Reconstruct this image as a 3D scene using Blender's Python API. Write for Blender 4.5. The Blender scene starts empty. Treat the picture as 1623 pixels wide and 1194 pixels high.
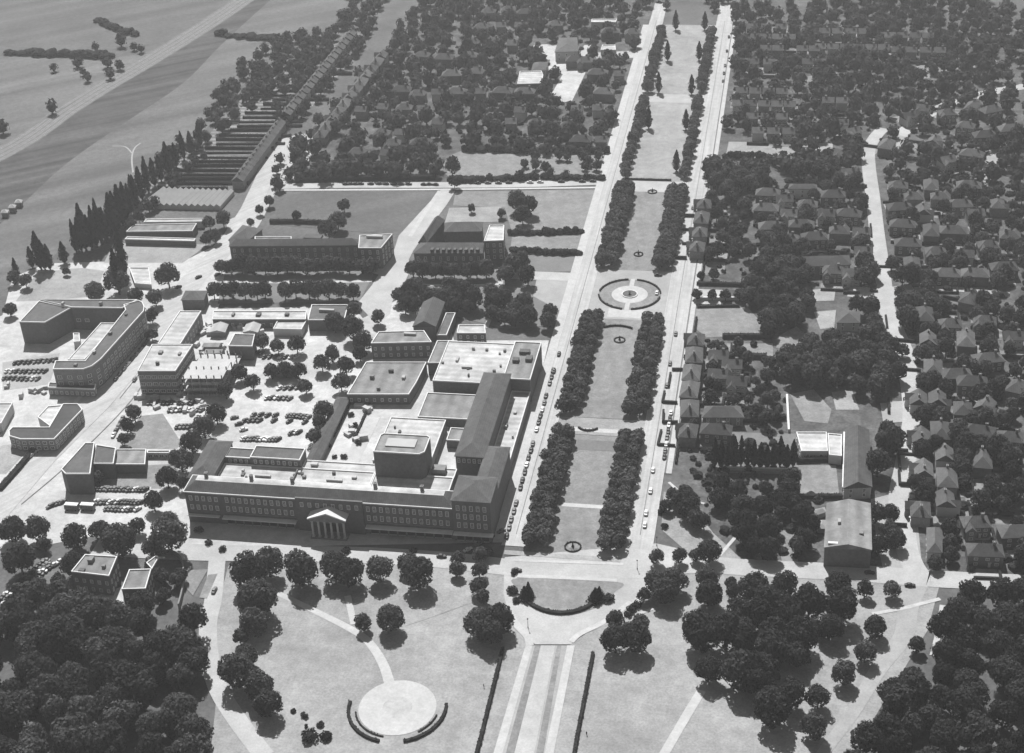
import bpy, bmesh, math, random
from mathutils import Vector
random.seed(11)
SC = bpy.context.scene
COL = SC.collection
PI = math.pi

# ---------------------------------------------------------------- survey
# resection of the aerial camera: mall axis = +Y, x = 0 on the mall, metres.
# gz() turns a surveyed image point into the real point at height z.
CAM = (78.0, -725.0, 400.0)
MR = ((0.98468161, 0.0487355, -0.16741258),
      (0.16795098, -0.52307122, 0.83557703),
      (-0.04684644, -0.85089444, -0.52324379))
FPX, PCX, PCY = 2500.0, 811.5, 597.0


def gz(px, py, z=0.0):
    c = (px - PCX, py - PCY, FPX)
    w = [sum(MR[i][k] * c[k] for k in range(3)) for i in range(3)]
    t = (z - CAM[2]) / w[2]
    return (CAM[0] + w[0] * t, CAM[1] + w[1] * t)


def gp(pts, z=0.0):
    return [gz(p[0], p[1], z) for p in pts]


def mpp(py):
    a = gz(800, py)
    b = gz(900, py)
    return (b[0] - a[0]) / 100.0


# ---------------------------------------------------------------- materials
def _val(nt, a, op, b):
    n = nt.nodes.new('ShaderNodeMath')
    n.operation = op
    for i, s in enumerate((a, b)):
        if isinstance(s, (int, float)):
            n.inputs[i].default_value = s
        else:
            nt.links.new(s, n.inputs[i])
    return n.outputs[0]


def _noise(nt, vec, scale, detail=3.0, rough=0.55):
    n = nt.nodes.new('ShaderNodeTexNoise')
    n.inputs['Scale'].default_value = scale
    n.inputs['Detail'].default_value = detail
    n.inputs['Roughness'].default_value = rough
    nt.links.new(vec, n.inputs['Vector'])
    return n.outputs['Fac']


def mat(name, v, layers=((0.02, 0.25), (0.35, 0.2)), rough=0.9, streak=None, rand=0.0, leaf=0.0, stripes=None, bump=0.0, spec=0.2):
    """grey procedural surface: base value v, each (scale, amount) a noise that varies it"""
    m = bpy.data.materials.new(name)
    m.use_nodes = True
    nt = m.node_tree
    nt.nodes.clear()
    out = nt.nodes.new('ShaderNodeOutputMaterial')
    geo = nt.nodes.new('ShaderNodeNewGeometry')
    val = v
    for sc, amt in layers:
        f = _noise(nt, geo.outputs['Position'], sc)
        f = _val(nt, f, 'SUBTRACT', 0.5)
        f = _val(nt, f, 'MULTIPLY', 4.0 * amt)
        f = _val(nt, f, 'ADD', 1.0)
        val = _val(nt, f, 'MULTIPLY', val)
    if streak:
        ang, sx_, sy_, amt = streak
        mp = nt.nodes.new('ShaderNodeMapping')
        mp.vector_type = 'TEXTURE'
        mp.inputs['Rotation'].default_value = (0, 0, ang)
        mp.inputs['Scale'].default_value = (sx_, sy_, 100)
        nt.links.new(geo.outputs['Position'], mp.inputs['Vector'])
        f = _noise(nt, mp.outputs[0], 1.0, 3.0, .5)
        f = _val(nt, _val(nt, f, 'SUBTRACT', .5), 'MULTIPLY', 4 * amt)
        val = _val(nt, _val(nt, f, 'ADD', 1.0), 'MULTIPLY', val)
    if stripes:
        ang, period, amt = stripes
        sx = nt.nodes.new('ShaderNodeSeparateXYZ')
        nt.links.new(geo.outputs['Position'], sx.inputs[0])
        a = _val(nt, sx.outputs[0], 'MULTIPLY', math.cos(ang) * 2 * PI / period)
        b = _val(nt, sx.outputs[1], 'MULTIPLY', math.sin(ang) * 2 * PI / period)
        s = _val(nt, _val(nt, a, 'ADD', b), 'SINE', 0.0)
        s = _val(nt, _val(nt, s, 'MULTIPLY', amt), 'ADD', 1.0)
        val = _val(nt, s, 'MULTIPLY', val)
    if rand:
        oi = nt.nodes.new('ShaderNodeObjectInfo')
        r = _val(nt, _val(nt, oi.outputs['Random'], 'SUBTRACT', 0.5), 'MULTIPLY', 2 * rand)
        val = _val(nt, _val(nt, r, 'ADD', 1.0), 'MULTIPLY', val)
    if not isinstance(val, (int, float)):
        val = _val(nt, val, 'MAXIMUM', 0.012)
    if leaf:
        d = nt.nodes.new('ShaderNodeBsdfDiffuse')
        t = nt.nodes.new('ShaderNodeBsdfTranslucent')
        mx = nt.nodes.new('ShaderNodeMixShader')
        mx.inputs[0].default_value = leaf
        nt.links.new(d.outputs[0], mx.inputs[1])
        nt.links.new(t.outputs[0], mx.inputs[2])
        nt.links.new(val, d.inputs[0])
        nt.links.new(val, t.inputs[0])
        nt.links.new(mx.outputs[0], out.inputs[0])
        return m
    p = nt.nodes.new('ShaderNodeBsdfPrincipled')
    p.inputs['Roughness'].default_value = rough
    p.inputs['Specular IOR Level'].default_value = spec
    if isinstance(val, (int, float)):
        p.inputs['Base Color'].default_value = (val, val, val, 1)
    else:
        nt.links.new(val, p.inputs['Base Color'])
    if bump:
        b = nt.nodes.new('ShaderNodeBump')
        b.inputs['Strength'].default_value = bump
        b.inputs['Distance'].default_value = 0.4
        nt.links.new(_noise(nt, geo.outputs['Position'], 1.2, 4), b.inputs['Height'])
        nt.links.new(b.outputs[0], p.inputs['Normal'])
    nt.links.new(p.outputs[0], out.inputs[0])
    return m


M = {
    'ground': mat('rough_grass', .1, ((.006, .2), (.05, .3), (.5, .25), (1.8, .2))),
    'garden': mat('garden_ground', .085, ((.03, .3), (.15, .5), (.8, .4))),
    'field': mat('meadow', .115, ((.02, .15), (.3, .2), (1.2, .2)), streak=(.62, 300, 16, .3)),
    'field_mid': mat('pasture', .1, ((.03, .15), (.3, .2), (1.2, .2)), streak=(.62, 300, 14, .25)),
    'field_dark': mat('dark_crop', .065, ((.05, .2), (.3, .2), (1.2, .2)), streak=(.62, 400, 7, .5)),
    'plot': mat('allotment_soil', .16, ((.03, .3), (.2, .3)), stripes=(PI / 2, 5.5, .35)),
    'lawn': mat('mown_grass', .195, ((.012, .14), (.07, .16), (.28, .16), (1.1, .2)), stripes=(.2, 7.5, .035)),
    'lawn_dark': mat('shaded_grass', .15, ((.02, .15), (.12, .15), (.9, .15))),  # darker copy of the mown grass, shade put into its colour
    'lawn_pale': mat('dry_grass', .26, ((.015, .14), (.06, .16), (.25, .16), (1.1, .2))),
    'road': mat('pale_tarmac', .36, ((.02, .12), (.12, .14), (1.3, .12)), rough=.85),
    'mall_road': mat('pale_concrete_road', .37, ((.03, .1), (.25, .1), (1.3, .1)), streak=(0, 1.3, 45, .16), rough=.85),
    'slant_road': mat('worn_concrete_road', .37, ((.03, .12), (.25, .1), (1.3, .1)), streak=(.98, 45, 1.4, .16), rough=.85),
    'road_mid': mat('grey_tarmac', .29, ((.02, .12), (.1, .16), (1.2, .12)), rough=.8),
    'yard': mat('concrete_yard', .41, ((.02, .16), (.09, .2), (.4, .14), (1.4, .12)), rough=.85),
    'path': mat('gravel_path', .41, ((.05, .1), (.3, .1), (1.1, .1))),
    'kerb': mat('kerb_stone', .45, ((.5, .1),)),
    'tarline': mat('road_joint', .14, ((.3, .3),)),
    'brick': mat('dark_brick', .13, ((.06, .15), (.9, .2))),
    'brick_mid': mat('weathered_brick', .2, ((.06, .15), (.9, .2))),
    'stone': mat('pale_stone', .55, ((.3, .1),)),
    'render': mat('pale_render', .42, ((.08, .12), (.6, .08))),
    'slate': mat('slate_tiles', .08, ((.06, .25), (.4, .25), (1.5, .25)), stripes=(0, .9, .08), rough=.7),
    'slate_pale': mat('grey_tiles', .088, ((.06, .25), (.4, .2), (1.3, .2)), rand=.3, rough=.8),
    'felt': mat('felt_roof', .2, ((.04, .2), (.18, .25), (.9, .15)), stripes=(0, 6, .12)),
    'whiteroof': mat('pale_asphalt_roof', .39, ((.04, .2), (.16, .25), (.8, .12)), stripes=(PI / 2, 4.2, .1)),
    'asbestos': mat('corrugated_sheet', .34, ((.04, .12), (.4, .08)), stripes=(0, 5.2, .1)),
    'coping': mat('coping_stone', .6, ((.4, .1),)),
    'glass': mat('window_glass', .03, (), rough=.15, spec=.5),
    'skylight': mat('skylight_glass', .33, ((.2, .1),), rough=.25, spec=.5),
    'frame': mat('painted_frame', .62, ((.7, .1),)),
    'bark': mat('bark', .07, ((.8, .3),)),
    'leaf': mat('tree_leaves', .068, ((.12, .2), (.5, .5), (1.6, .5)), rand=.4, leaf=.3),
    'leaf_deep': mat('dark_leaves', .042, ((.12, .2), (.5, .5), (1.6, .5)), rand=.4, leaf=.25),  # darker leaf tone for broad crowns right of the mall, species not known
    'leaf_avenue': mat('lime_leaves', .1, ((.16, .2), (.6, .5), (1.8, .5)), rand=.25, leaf=.3),
    'leaf_dark': mat('yew_leaves', .03, ((.2, .2), (.7, .4)), rand=.25, leaf=.2),
    'leaf_far': mat('far_leaves', .06, ((.03, .3), (.12, .5), (.6, .4)), leaf=.3),
    'hedge': mat('hedge_leaves', .035, ((.4, .3), (1.1, .35)), leaf=.2),
    'flower': mat('bedding_plants', .2, ((.6, .5),)),
    'iron': mat('dark_iron', .04, ()),
    'water': mat('pool_water', .1, ((.3, .3),), rough=.1, spec=.5),
    'car_dark': mat('black_paint', .022, (), rough=.5, spec=.3),
    'car_grey': mat('grey_paint', .12, (), rough=.5, spec=.3),
    'car_pale': mat('cream_paint', .55, (), rough=.35, spec=.5),
    'tyre': mat('tyre_rubber', .02, ()),
    'cloth': mat('dark_cloth', .04, ()),
    'skin': mat('skin', .35, ()),
}


# ---------------------------------------------------------------- mesh builder
class MB:
    def __init__(s):
        s.v, s.f, s.m = [], [], []

    def face(s, pts, mi=0):
        b = len(s.v)
        s.v.extend([tuple(p) for p in pts])
        s.f.append(tuple(range(b, b + len(pts))))
        s.m.append(mi)

    def prism(s, poly, z0, z1, mi=0, top=True, bottom=False):
        if area(poly) < 0:
            poly = poly[::-1]
        n = len(poly)
        b = len(s.v)
        s.v.extend([(p[0], p[1], z0) for p in poly])
        s.v.extend([(p[0], p[1], z1) for p in poly])
        for i in range(n):
            j = (i + 1) % n
            s.f.append((b + i, b + j, b + n + j, b + n + i))
            s.m.append(mi)
        if top:
            s.f.append(tuple(b + n + i for i in range(n)))
            s.m.append(mi)
        if bottom:
            s.f.append(tuple(b + n - 1 - i for i in range(n)))
            s.m.append(mi)

    def box(s, x0, x1, y0, y1, z0, z1, mi=0):
        s.prism([(x0, y0), (x1, y0), (x1, y1), (x0, y1)], z0, z1, mi, True, True)

    def ring(s, poly, d, z0, z1, mi=0):
        """upstand of width d just inside the edge of poly"""
        if area(poly) < 0:
            poly = poly[::-1]
        q = inset(poly, d)
        n = len(poly)
        for i in range(n):
            j = (i + 1) % n
            a, b, c, e = poly[i], poly[j], q[j], q[i]
            s.face([(a[0], a[1], z0), (b[0], b[1], z0), (b[0], b[1], z1), (a[0], a[1], z1)], mi)
            s.face([(c[0], c[1], z0), (e[0], e[1], z0), (e[0], e[1], z1), (c[0], c[1], z1)], mi)
            s.face([(a[0], a[1], z1), (b[0], b[1], z1), (c[0], c[1], z1), (e[0], e[1], z1)], mi)

    def cyl(s, x, y, r0, r1, z0, z1, n=8, mi=0):
        b = len(s.v)
        for k in range(n):
            a = 2 * PI * k / n
            s.v.append((x + r0 * math.cos(a), y + r0 * math.sin(a), z0))
        for k in range(n):
            a = 2 * PI * k / n
            s.v.append((x + r1 * math.cos(a), y + r1 * math.sin(a), z1))
        for k in range(n):
            j = (k + 1) % n
            s.f.append((b + k, b + j, b + n + j, b + n + k))
            s.m.append(mi)
        s.f.append(tuple(b + n + k for k in range(n)))
        s.m.append(mi)

    def hip(s, c, z, rise, over=.5, gable=False, mi=0):
        """pitched roof on four corners (in order), ridge along the longer side; eaves slab included"""
        if area(c) < 0:
            c = c[::-1]
        c = inset(c, -over)
        L0 = math.dist(c[0], c[1])
        L1 = math.dist(c[1], c[2])
        if L0 < L1:
            c = c[1:] + c[:1]
            L0, L1 = L1, L0
        m0 = ((c[0][0] + c[3][0]) / 2, (c[0][1] + c[3][1]) / 2)
        m1 = ((c[1][0] + c[2][0]) / 2, (c[1][1] + c[2][1]) / 2)
        k = 0.001 if gable else min(.45, L1 * .5 / L0)
        r0 = (m0[0] + (m1[0] - m0[0]) * k, m0[1] + (m1[1] - m0[1]) * k, z + rise)
        r1 = (m1[0] + (m0[0] - m1[0]) * k, m1[1] + (m0[1] - m1[1]) * k, z + rise)
        p = [(q[0], q[1], z) for q in c]
        s.face([p[0], p[1], r1, r0], mi)
        s.face([p[2], p[3], r0, r1], mi)
        s.face([p[1], p[2], r1], mi)
        s.face([p[3], p[0], r0], mi)
        lo = [(q[0], q[1], z - .25) for q in c]
        for i in range(4):
            j = (i + 1) % 4
            s.face([lo[i], lo[j], p[j], p[i]], mi)
        s.face(lo[::-1], mi)

    def mesh(s, name, mats, org=(0, 0, 0)):
        me = bpy.data.meshes.new(name)
        me.from_pydata([(x - org[0], y - org[1], z - org[2]) for x, y, z in s.v], [], s.f)
        for m in (mats if isinstance(mats, (list, tuple)) else [mats]):
            me.materials.append(m)
        me.polygons.foreach_set('material_index', s.m)
        me.update()
        return me


def area(p):
    return sum(p[i][0] * p[(i + 1) % len(p)][1] - p[(i + 1) % len(p)][0] * p[i][1] for i in range(len(p))) / 2


def inset(poly, d):
    """offset a counter-clockwise polygon inwards by d"""
    n = len(poly)
    out = []
    for i in range(n):
        a, b, c = poly[i - 1], poly[i], poly[(i + 1) % n]
        u = Vector((b[0] - a[0], b[1] - a[1])).normalized()
        v = Vector((c[0] - b[0], c[1] - b[1])).normalized()
        n1 = Vector((-u.y, u.x))
        n2 = Vector((-v.y, v.x))
        k = n1 + n2
        q = 1 + n1.dot(n2)
        if q < .3:
            q = .3
        out.append((b[0] + k.x * d / q, b[1] + k.y * d / q))
    return out


def inside(p, poly):
    x, y = p
    r = False
    j = len(poly) - 1
    for i in range(len(poly)):
        xi, yi = poly[i]
        xj, yj = poly[j]
        if (yi > y) != (yj > y) and x < (xj - xi) * (y - yi) / (yj - yi) + xi:
            r = not r
        j = i
    return r


# ---------------------------------------------------------------- objects
def tag(o, label=None, cat=None, group=None, kind=None):
    if label:
        o['label'] = label
    if cat:
        o['category'] = cat
    if group:
        o['group'] = group
    if kind:
        o['kind'] = kind
    return o


def link(name, me, parent=None, loc=(0, 0, 0), rz=0.0, scale=None):
    o = bpy.data.objects.new(name, me)
    COL.objects.link(o)
    o.location = loc
    if rz:
        o.rotation_euler = (0, 0, rz)
    if scale:
        o.scale = scale
    if parent:
        o.parent = parent
    return o


def thing(name, label, cat, loc=(0, 0, 0), rz=0.0, group=None, scale=None):
    o = link(name, None, None, loc, rz, scale)
    o.empty_display_size = .5
    return tag(o, label, cat, group)


def part(mb, name, m, parent, label=None):
    o = link(name, mb.mesh(name, m, parent.location), parent)
    if label:
        o['label'] = label
    return o


BLOCK = []      # polygons where no tree may stand
SMOOTH = {}


NLAYER = [0]


def lift(z):
    """every sheet on the ground gets its own level"""
    NLAYER[0] += 1
    return z * 2 + NLAYER[0] * .0003


def patch(name, pts, m, z, block=True, world=False, soft=False):
    z = lift(z)
    poly = pts if world else gp(pts)
    if area(poly) < 0:
        poly = poly[::-1]
    if soft:
        n = len(poly)
        poly = catmull([poly[-1]] + poly + poly[:2], 6)[6:-7]
    mb = MB()
    mb.face([(p[0], p[1], z) for p in poly])
    o = link(name, mb.mesh(name, M[m]))
    o['kind'] = 'structure'
    if block:
        BLOCK.append(poly)
    return o


def catmull(pts, k=6):
    out = []
    n = len(pts)
    for i in range(n - 1):
        p0 = pts[max(i - 1, 0)]
        p1, p2 = pts[i], pts[i + 1]
        p3 = pts[min(i + 2, n - 1)]
        for t in range(k):
            t /= k
            out.append(tuple(.5 * (2 * p1[a] + (p2[a] - p0[a]) * t + (2 * p0[a] - 5 * p1[a] + 4 * p2[a] - p3[a]) * t * t + (3 * p1[a] - p0[a] - 3 * p2[a] + p3[a]) * t ** 3) for a in (0, 1)))
    out.append(tuple(pts[-1][:2]))
    return out


def ribbon_poly(path, w):
    n = len(path)
    L, R = [], []
    for i in range(n):
        a = path[max(i - 1, 0)]
        b = path[min(i + 1, n - 1)]
        d = Vector((b[0] - a[0], b[1] - a[1])).normalized()
        ww = w if isinstance(w, (int, float)) else w[0] + (w[1] - w[0]) * i / (n - 1)
        L.append((path[i][0] - d.y * ww / 2, path[i][1] + d.x * ww / 2))
        R.append((path[i][0] + d.y * ww / 2, path[i][1] - d.x * ww / 2))
    return L, R


def strip(name, pts, w, m, z, block=True, world=False, curve=True):
    z = lift(z)
    path = pts if world else gp(pts)
    if curve and len(path) > 2:
        path = catmull(path)
    L, R = ribbon_poly(path, w)
    mb = MB()
    for i in range(len(path) - 1):
        q = [(R[i][0], R[i][1], z), (R[i + 1][0], R[i + 1][1], z), (L[i + 1][0], L[i + 1][1], z), (L[i][0], L[i][1], z)]
        mb.face(q)
    o = link(name, mb.mesh(name, M[m]))
    o['kind'] = 'structure'
    if block:
        BLOCK.append(R + L[::-1])
    return o


# ---------------------------------------------------------------- vegetation
def rnd_unit(r):
    z = r.uniform(-1, 1)
    a = r.uniform(0, 2 * PI)
    s = math.sqrt(1 - z * z)
    return Vector((s * math.cos(a), s * math.sin(a), z))


def leaf_card(mb, p, nrm, s, r, mi=0):
    t = nrm.orthogonal().normalized()
    b = nrm.cross(t)
    a = r.uniform(0, 2 * PI)
    u = (t * math.cos(a) + b * math.sin(a)) * s
    w = (b * math.cos(a) - t * math.sin(a)) * s * r.uniform(.55, .9)
    mb.face([p - u - w * .5, p + u * .2 - w, p + u + w * .4, p - u * .1 + w], mi)


def blob(mb, c, rx, rz, r, rough=.2, mi=0):
    """small lumpy closed core inside a crown so that it is not see-through"""
    bm = bmesh.new()
    bmesh.ops.create_icosphere(bm, subdivisions=2, radius=1)
    base = len(mb.v)
    for v in bm.verts:
        k = 1 + r.uniform(-rough, rough)
        mb.v.append((c[0] + v.co.x * rx * k, c[1] + v.co.y * rx * k, c[2] + v.co.z * rz * k))
    for f in bm.faces:
        mb.f.append(tuple(base + v.index for v in f.verts))
        mb.m.append(mi)
    bm.free()


def crown(seed, lobes, cards, card, flat=.85, cz=1.08, spread=.62, lobe=(.3, .47), leafy=.35):
    """crown of unit radius centred at height cz: lobes of leaf clumps, uneven outline, gaps between"""
    r = random.Random(seed)
    mb = MB()
    cs = []
    for i in range(lobes):
        for _ in range(30):
            d = rnd_unit(r)
            if d.z < -.55:
                continue
            c = d * spread * r.uniform(.75, 1.08)
            c.z *= flat
            if all((c - q[0]).length > .3 for q in cs):
                break
        cs.append((c, r.uniform(*lobe)))
    blob(mb, (0, 0, cz), .52, .5 * flat, r)
    for c, lr in cs:
        n = int(cards * lr * lr / .14)
        for _ in range(n):
            d = rnd_unit(r)
            if d.dot(c) < -.02 and r.random() < .75:
                continue
            p = c + d * lr * r.uniform(.78, 1.06)
            p.z = p.z + cz
            if p.z < .22:
                continue
            nn = (d + rnd_unit(r) * leafy * 1.6).normalized()
            leaf_card(mb, p, nn, card * r.uniform(.7, 1.35), r)
    return mb


def columnar(seed, cards, card, w=.2, taper=1.0):
    """poplar-like crown, unit height, half-width w"""
    r = random.Random(seed)
    mb = MB()
    for k in range(5):
        blob(mb, (0, 0, .22 + k * .15), w * .55 * (1 - k * .12 * taper), .11, r)
    for _ in range(cards):
        t = r.random() ** .9
        z = .08 + .92 * t
        prof = min(1, (t + .05) * 4) * (1 - t ** 2.2 * .95 * taper)
        a = r.uniform(0, 2 * PI)
        rr = w * prof * (1 + .25 * math.sin(a * 3 + z * 17)) * r.uniform(.65, 1.1)
        d = Vector((math.cos(a), math.sin(a), .5))
        p = Vector((rr * math.cos(a), rr * math.sin(a), z))
        leaf_card(mb, p, (d + rnd_unit(r) * .7).normalized(), card * r.uniform(.7, 1.3), r)
    return mb


def conic(seed, cards, card, w=.34):
    r = random.Random(seed)
    mb = MB()
    for k in range(4):
        blob(mb, (0, 0, .2 + k * .18), w * .6 * (1 - k * .24), .12, r)
    for _ in range(cards):
        t = 1 - math.sqrt(r.random())
        z = .06 + .94 * t
        a = r.uniform(0, 2 * PI)
        rr = w * (1 - t) * (1 + .2 * math.sin(a * 5)) * (1 + .15 * math.sin(t * 40)) * r.uniform(.8, 1.08) + .01
        p = Vector((rr * math.cos(a), rr * math.sin(a), z))
        leaf_card(mb, p, (Vector((math.cos(a), math.sin(a), .35)) + rnd_unit(r) * .6).normalized(), card * r.uniform(.7, 1.3), r)
    return mb


def trunk_mesh(name, h, r0, limbs, seed):
    """tapered trunk with a flared foot and rising limbs"""
    r = random.Random(seed)
    mb = MB()
    mb.cyl(0, 0, r0 * 1.5, r0, 0, h * .15, 7)
    mb.cyl(0, 0, r0, r0 * .6, h * .15, h, 7)
    for k in range(limbs):
        a = 2 * PI * k / limbs + r.uniform(-.3, .3)
        z0 = h * r.uniform(.6, .95)
        z1 = z0 + h * r.uniform(.35, .6)
        e = h * r.uniform(.4, .7)
        p, q = Vector((0, 0, z0)), Vector((e * math.cos(a), e * math.sin(a), z1))
        t = (q - p).normalized()
        u = t.orthogonal().normalized() * r0 * .4
        w = t.cross(u.normalized()) * r0 * .4
        b = [p + u, p + w, p - u, p - w]
        c = [q + u * .3, q + w * .3, q - u * .3, q - w * .3]
        for i in range(4):
            j = (i + 1) % 4
            mb.face([b[i], b[j], c[j], c[i]])
    return mb.mesh(name, M['bark'])


TREES = {}
for key, n, args, leafm in (
        ('broad', 7, dict(lobes=20, cards=150, card=.078), 'leaf'),
        ('mid', 5, dict(lobes=15, cards=85, card=.11), 'leaf'),
        ('small', 4, dict(lobes=11, cards=60, card=.15), 'leaf'),
        ('oak', 6, dict(lobes=19, cards=140, card=.08), 'leaf_deep'),
        ('oval', 5, dict(lobes=17, cards=130, card=.08, flat=1.0, spread=.52, lobe=(.26, .4)), 'leaf'),
        ('avenue', 5, dict(lobes=13, cards=75, card=.125, flat=.8, cz=.98), 'leaf_avenue'),
        ('shrub', 4, dict(lobes=10, cards=40, card=.16, flat=.75, cz=.62), 'leaf_dark'),
):
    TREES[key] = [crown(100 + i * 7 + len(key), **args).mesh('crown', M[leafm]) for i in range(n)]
TREES['poplar'] = [columnar(300 + i, 900, .035, .17).mesh('crown', M['leaf_dark']) for i in range(3)]
TREES['conifer'] = [conic(320 + i, 800, .045).mesh('crown', M['leaf_dark']) for i in range(3)]
TRUNK = {'broad': [trunk_mesh('trunk', .75, .06, 5, s) for s in range(3)],
         'column': [trunk_mesh('trunk', .3, .02, 0, 9)]}
ORD = ['', 'second ', 'third ', 'fourth ', 'fifth ', 'sixth ', 'seventh ', 'eighth ', 'ninth ', 'tenth ', 'eleventh ', 'twelfth ', 'thirteenth ',
       'fourteenth ', 'fifteenth ', 'sixteenth ', 'seventeenth ', 'eighteenth ', 'nineteenth ', 'twentieth ', 'twenty-first ', 'twenty-second ',
       'twenty-third ', 'twenty-fourth ', 'twenty-fifth ', 'twenty-sixth ', 'twenty-seventh ', 'twenty-eighth ', 'twenty-ninth ', 'thirtieth ']


def nth(i, n=99, one='nearest ', last='farthest '):
    """i-th in a row counted from the start, said in words"""
    if i == 0:
        return one
    if i == n - 1:
        return last
    return ORD[min(i, 29)]


def tree(x, y, R, H, kind, name, label, cat='tree', group=None, parts=True):
    rz = random.uniform(0, 2 * PI)
    ms = TREES[kind]
    me = ms[random.randrange(len(ms))]
    if kind in ('poplar', 'conifer'):
        w = {'poplar': .17, 'conifer': .34}[kind]
        sc = (R / w, R / w, H)
        tk, ts = TRUNK['column'][0], (H, H, H)
    else:
        sc = (R * random.uniform(.93, 1.07), R * random.uniform(.93, 1.07), H / 1.92)
        tk, ts = random.choice(TRUNK['broad']), (H / 2.0,) * 3
    t = thing(name, label, cat, (x, y, 0), rz, group)
    link('crown', me, t, scale=sc)
    if kind != 'shrub':
        link('trunk', tk, t, scale=ts)
    return t


def tree_px(px, py, w, kind, name, label, group=None, hk=1.05, cat='tree'):
    """tree from the surveyed centre and width of its crown"""
    R = w * mpp(py) / 2
    H = 2 * R * hk
    x, y = gz(px, py, H * .56)
    return tree(x, y, R, H, kind, name, label, cat, group)


def scatter(poly, gap, jitter=.35, avoid=True, seed=1, keep=1.0):
    r = random.Random(seed)
    xs = [p[0] for p in poly]
    ys = [p[1] for p in poly]
    out = []
    y = min(ys)
    row = 0
    boxes = [(min(q[0] for q in b), max(q[0] for q in b), min(q[1] for q in b), max(q[1] for q in b), b) for b in BLOCK] if avoid else []
    while y < max(ys):
        x = min(xs) + (gap / 2 if row % 2 else 0)
        while x < max(xs):
            p = (x + r.uniform(-jitter, jitter) * gap, y + r.uniform(-jitter, jitter) * gap)
            x += gap
            if r.random() > keep or not inside(p, poly):
                continue
            if any(b[0] < p[0] < b[1] and b[2] < p[1] < b[3] and inside(p, b[4]) for b in boxes):
                continue
            out.append(p)
        y += gap * .87
        row += 1
    return out


def hedge(pts, w, h, label, name='hedge', group=None, world=False, curve=True, m='hedge', parent=None, cat='hedge'):
    """clipped hedge along a line: leafy box with an uneven skin"""
    path = pts if world else gp(pts)
    if curve and len(path) > 2:
        path = catmull(path)
    r = random.Random(int(abs(path[0][0] * 13 + path[0][1] * 7)))
    mb = MB()
    L, R = ribbon_poly(path, w * .8)
    for i in range(len(path) - 1):
        a, b, c, d = R[i], R[i + 1], L[i + 1], L[i]
        mb.prism([a, b, c, d], 0, h * .9)
        ln = math.dist(path[i], path[i + 1])
        n = int(ln * (w + 2 * h) * 1.6)
        n = min(n, 700)
        for _ in range(n):
            t = r.random()
            s = r.uniform(-.55, .55)
            e = r.random()
            px = a[0] + (b[0] - a[0]) * t
            py = a[1] + (b[1] - a[1]) * t
            qx = d[0] + (c[0] - d[0]) * t
            qy = d[1] + (c[1] - d[1]) * t
            if e < .5:
                k, z, nn = .5 + s, h * r.uniform(.86, 1.08), Vector((0, 0, 1))
            else:
                k = -.04 if e < .75 else 1.04
                z, nn = h * r.uniform(.1, 1), Vector((px - qx, py - qy, .3)) * (1 if e < .75 else -1)
            p = Vector((px + (qx - px) * k, py + (qy - py) * k, z))
            leaf_card(mb, p, (nn.normalized() + rnd_unit(r) * .6).normalized(), r.uniform(.22, .45), r)
    if h >= 3.5:      # grown-out hedge: bushes of uneven height along the line
        mb = MB()
        tot = sum(math.dist(a, b) for a, b in zip(path, path[1:]))
        s = 0
        while s < tot:
            q, i = s, 0
            while i < len(path) - 2 and q > math.dist(path[i], path[i + 1]):
                q -= math.dist(path[i], path[i + 1])
                i += 1
            d = max(.01, math.dist(path[i], path[i + 1]))
            x = path[i][0] + (path[i + 1][0] - path[i][0]) * q / d + r.uniform(-.15, .15) * w
            y = path[i][1] + (path[i + 1][1] - path[i][1]) * q / d + r.uniform(-.2, .2) * w
            R = w * r.uniform(.35, .62)
            hh = h * r.uniform(.55, 1.15)
            blob(mb, (x, y, hh * .45), R, hh * .5, r, .22)
            for _ in range(45):
                dd = rnd_unit(r)
                leaf_card(mb, Vector((x + dd.x * R, y + dd.y * R, max(.2, hh * (.45 + .52 * dd.z)))), (dd + rnd_unit(r) * .6).normalized(), r.uniform(.3, .65), r)
            s += w * r.uniform(.35, .7)
    c = path[len(path) // 2]
    o = link(name, mb.mesh(name, M[m], (c[0], c[1], 0)), parent, (c[0], c[1], 0))
    if parent:
        o.location = (c[0] - parent.location.x, c[1] - parent.location.y, 0)
        return o
    return tag(o, label, cat, group)


# ---------------------------------------------------------------- buildings
WIN = {}


def window_mesh(w, h, fr='frame', bars=1):
    """one window: frame standing proud of the wall, dark panes behind glazing bars; faces -Y"""
    k = (w, h, fr, bars)
    if k in WIN:
        return WIN[k]
    mb = MB()
    t = min(.16, w * .14)
    mb.box(-w / 2, w / 2, -.05, 0.02, 0, h, 1)
    mb.box(-w / 2 - .05, -w / 2 + t, -.16, .02, -.06, h + .06, 0)
    mb.box(w / 2 - t, w / 2 + .05, -.16, .02, -.06, h + .06, 0)
    mb.box(-w / 2 + t, w / 2 - t, -.16, .02, h - t, h + .06, 0)
    mb.box(-w / 2 + t, w / 2 - t, -.22, .02, -.06, t, 0)
    for b in range(bars):
        z = h * (b + 1) / (bars + 1)
        mb.box(-w / 2 + t, w / 2 - t, -.11, .02, z - .05, z + .05, 0)
    mb.box(-.05, .05, -.12, .02, t, h - t, 0)
    WIN[k] = mb.mesh('window', [M[fr], M['glass']])
    return WIN[k]


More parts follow.
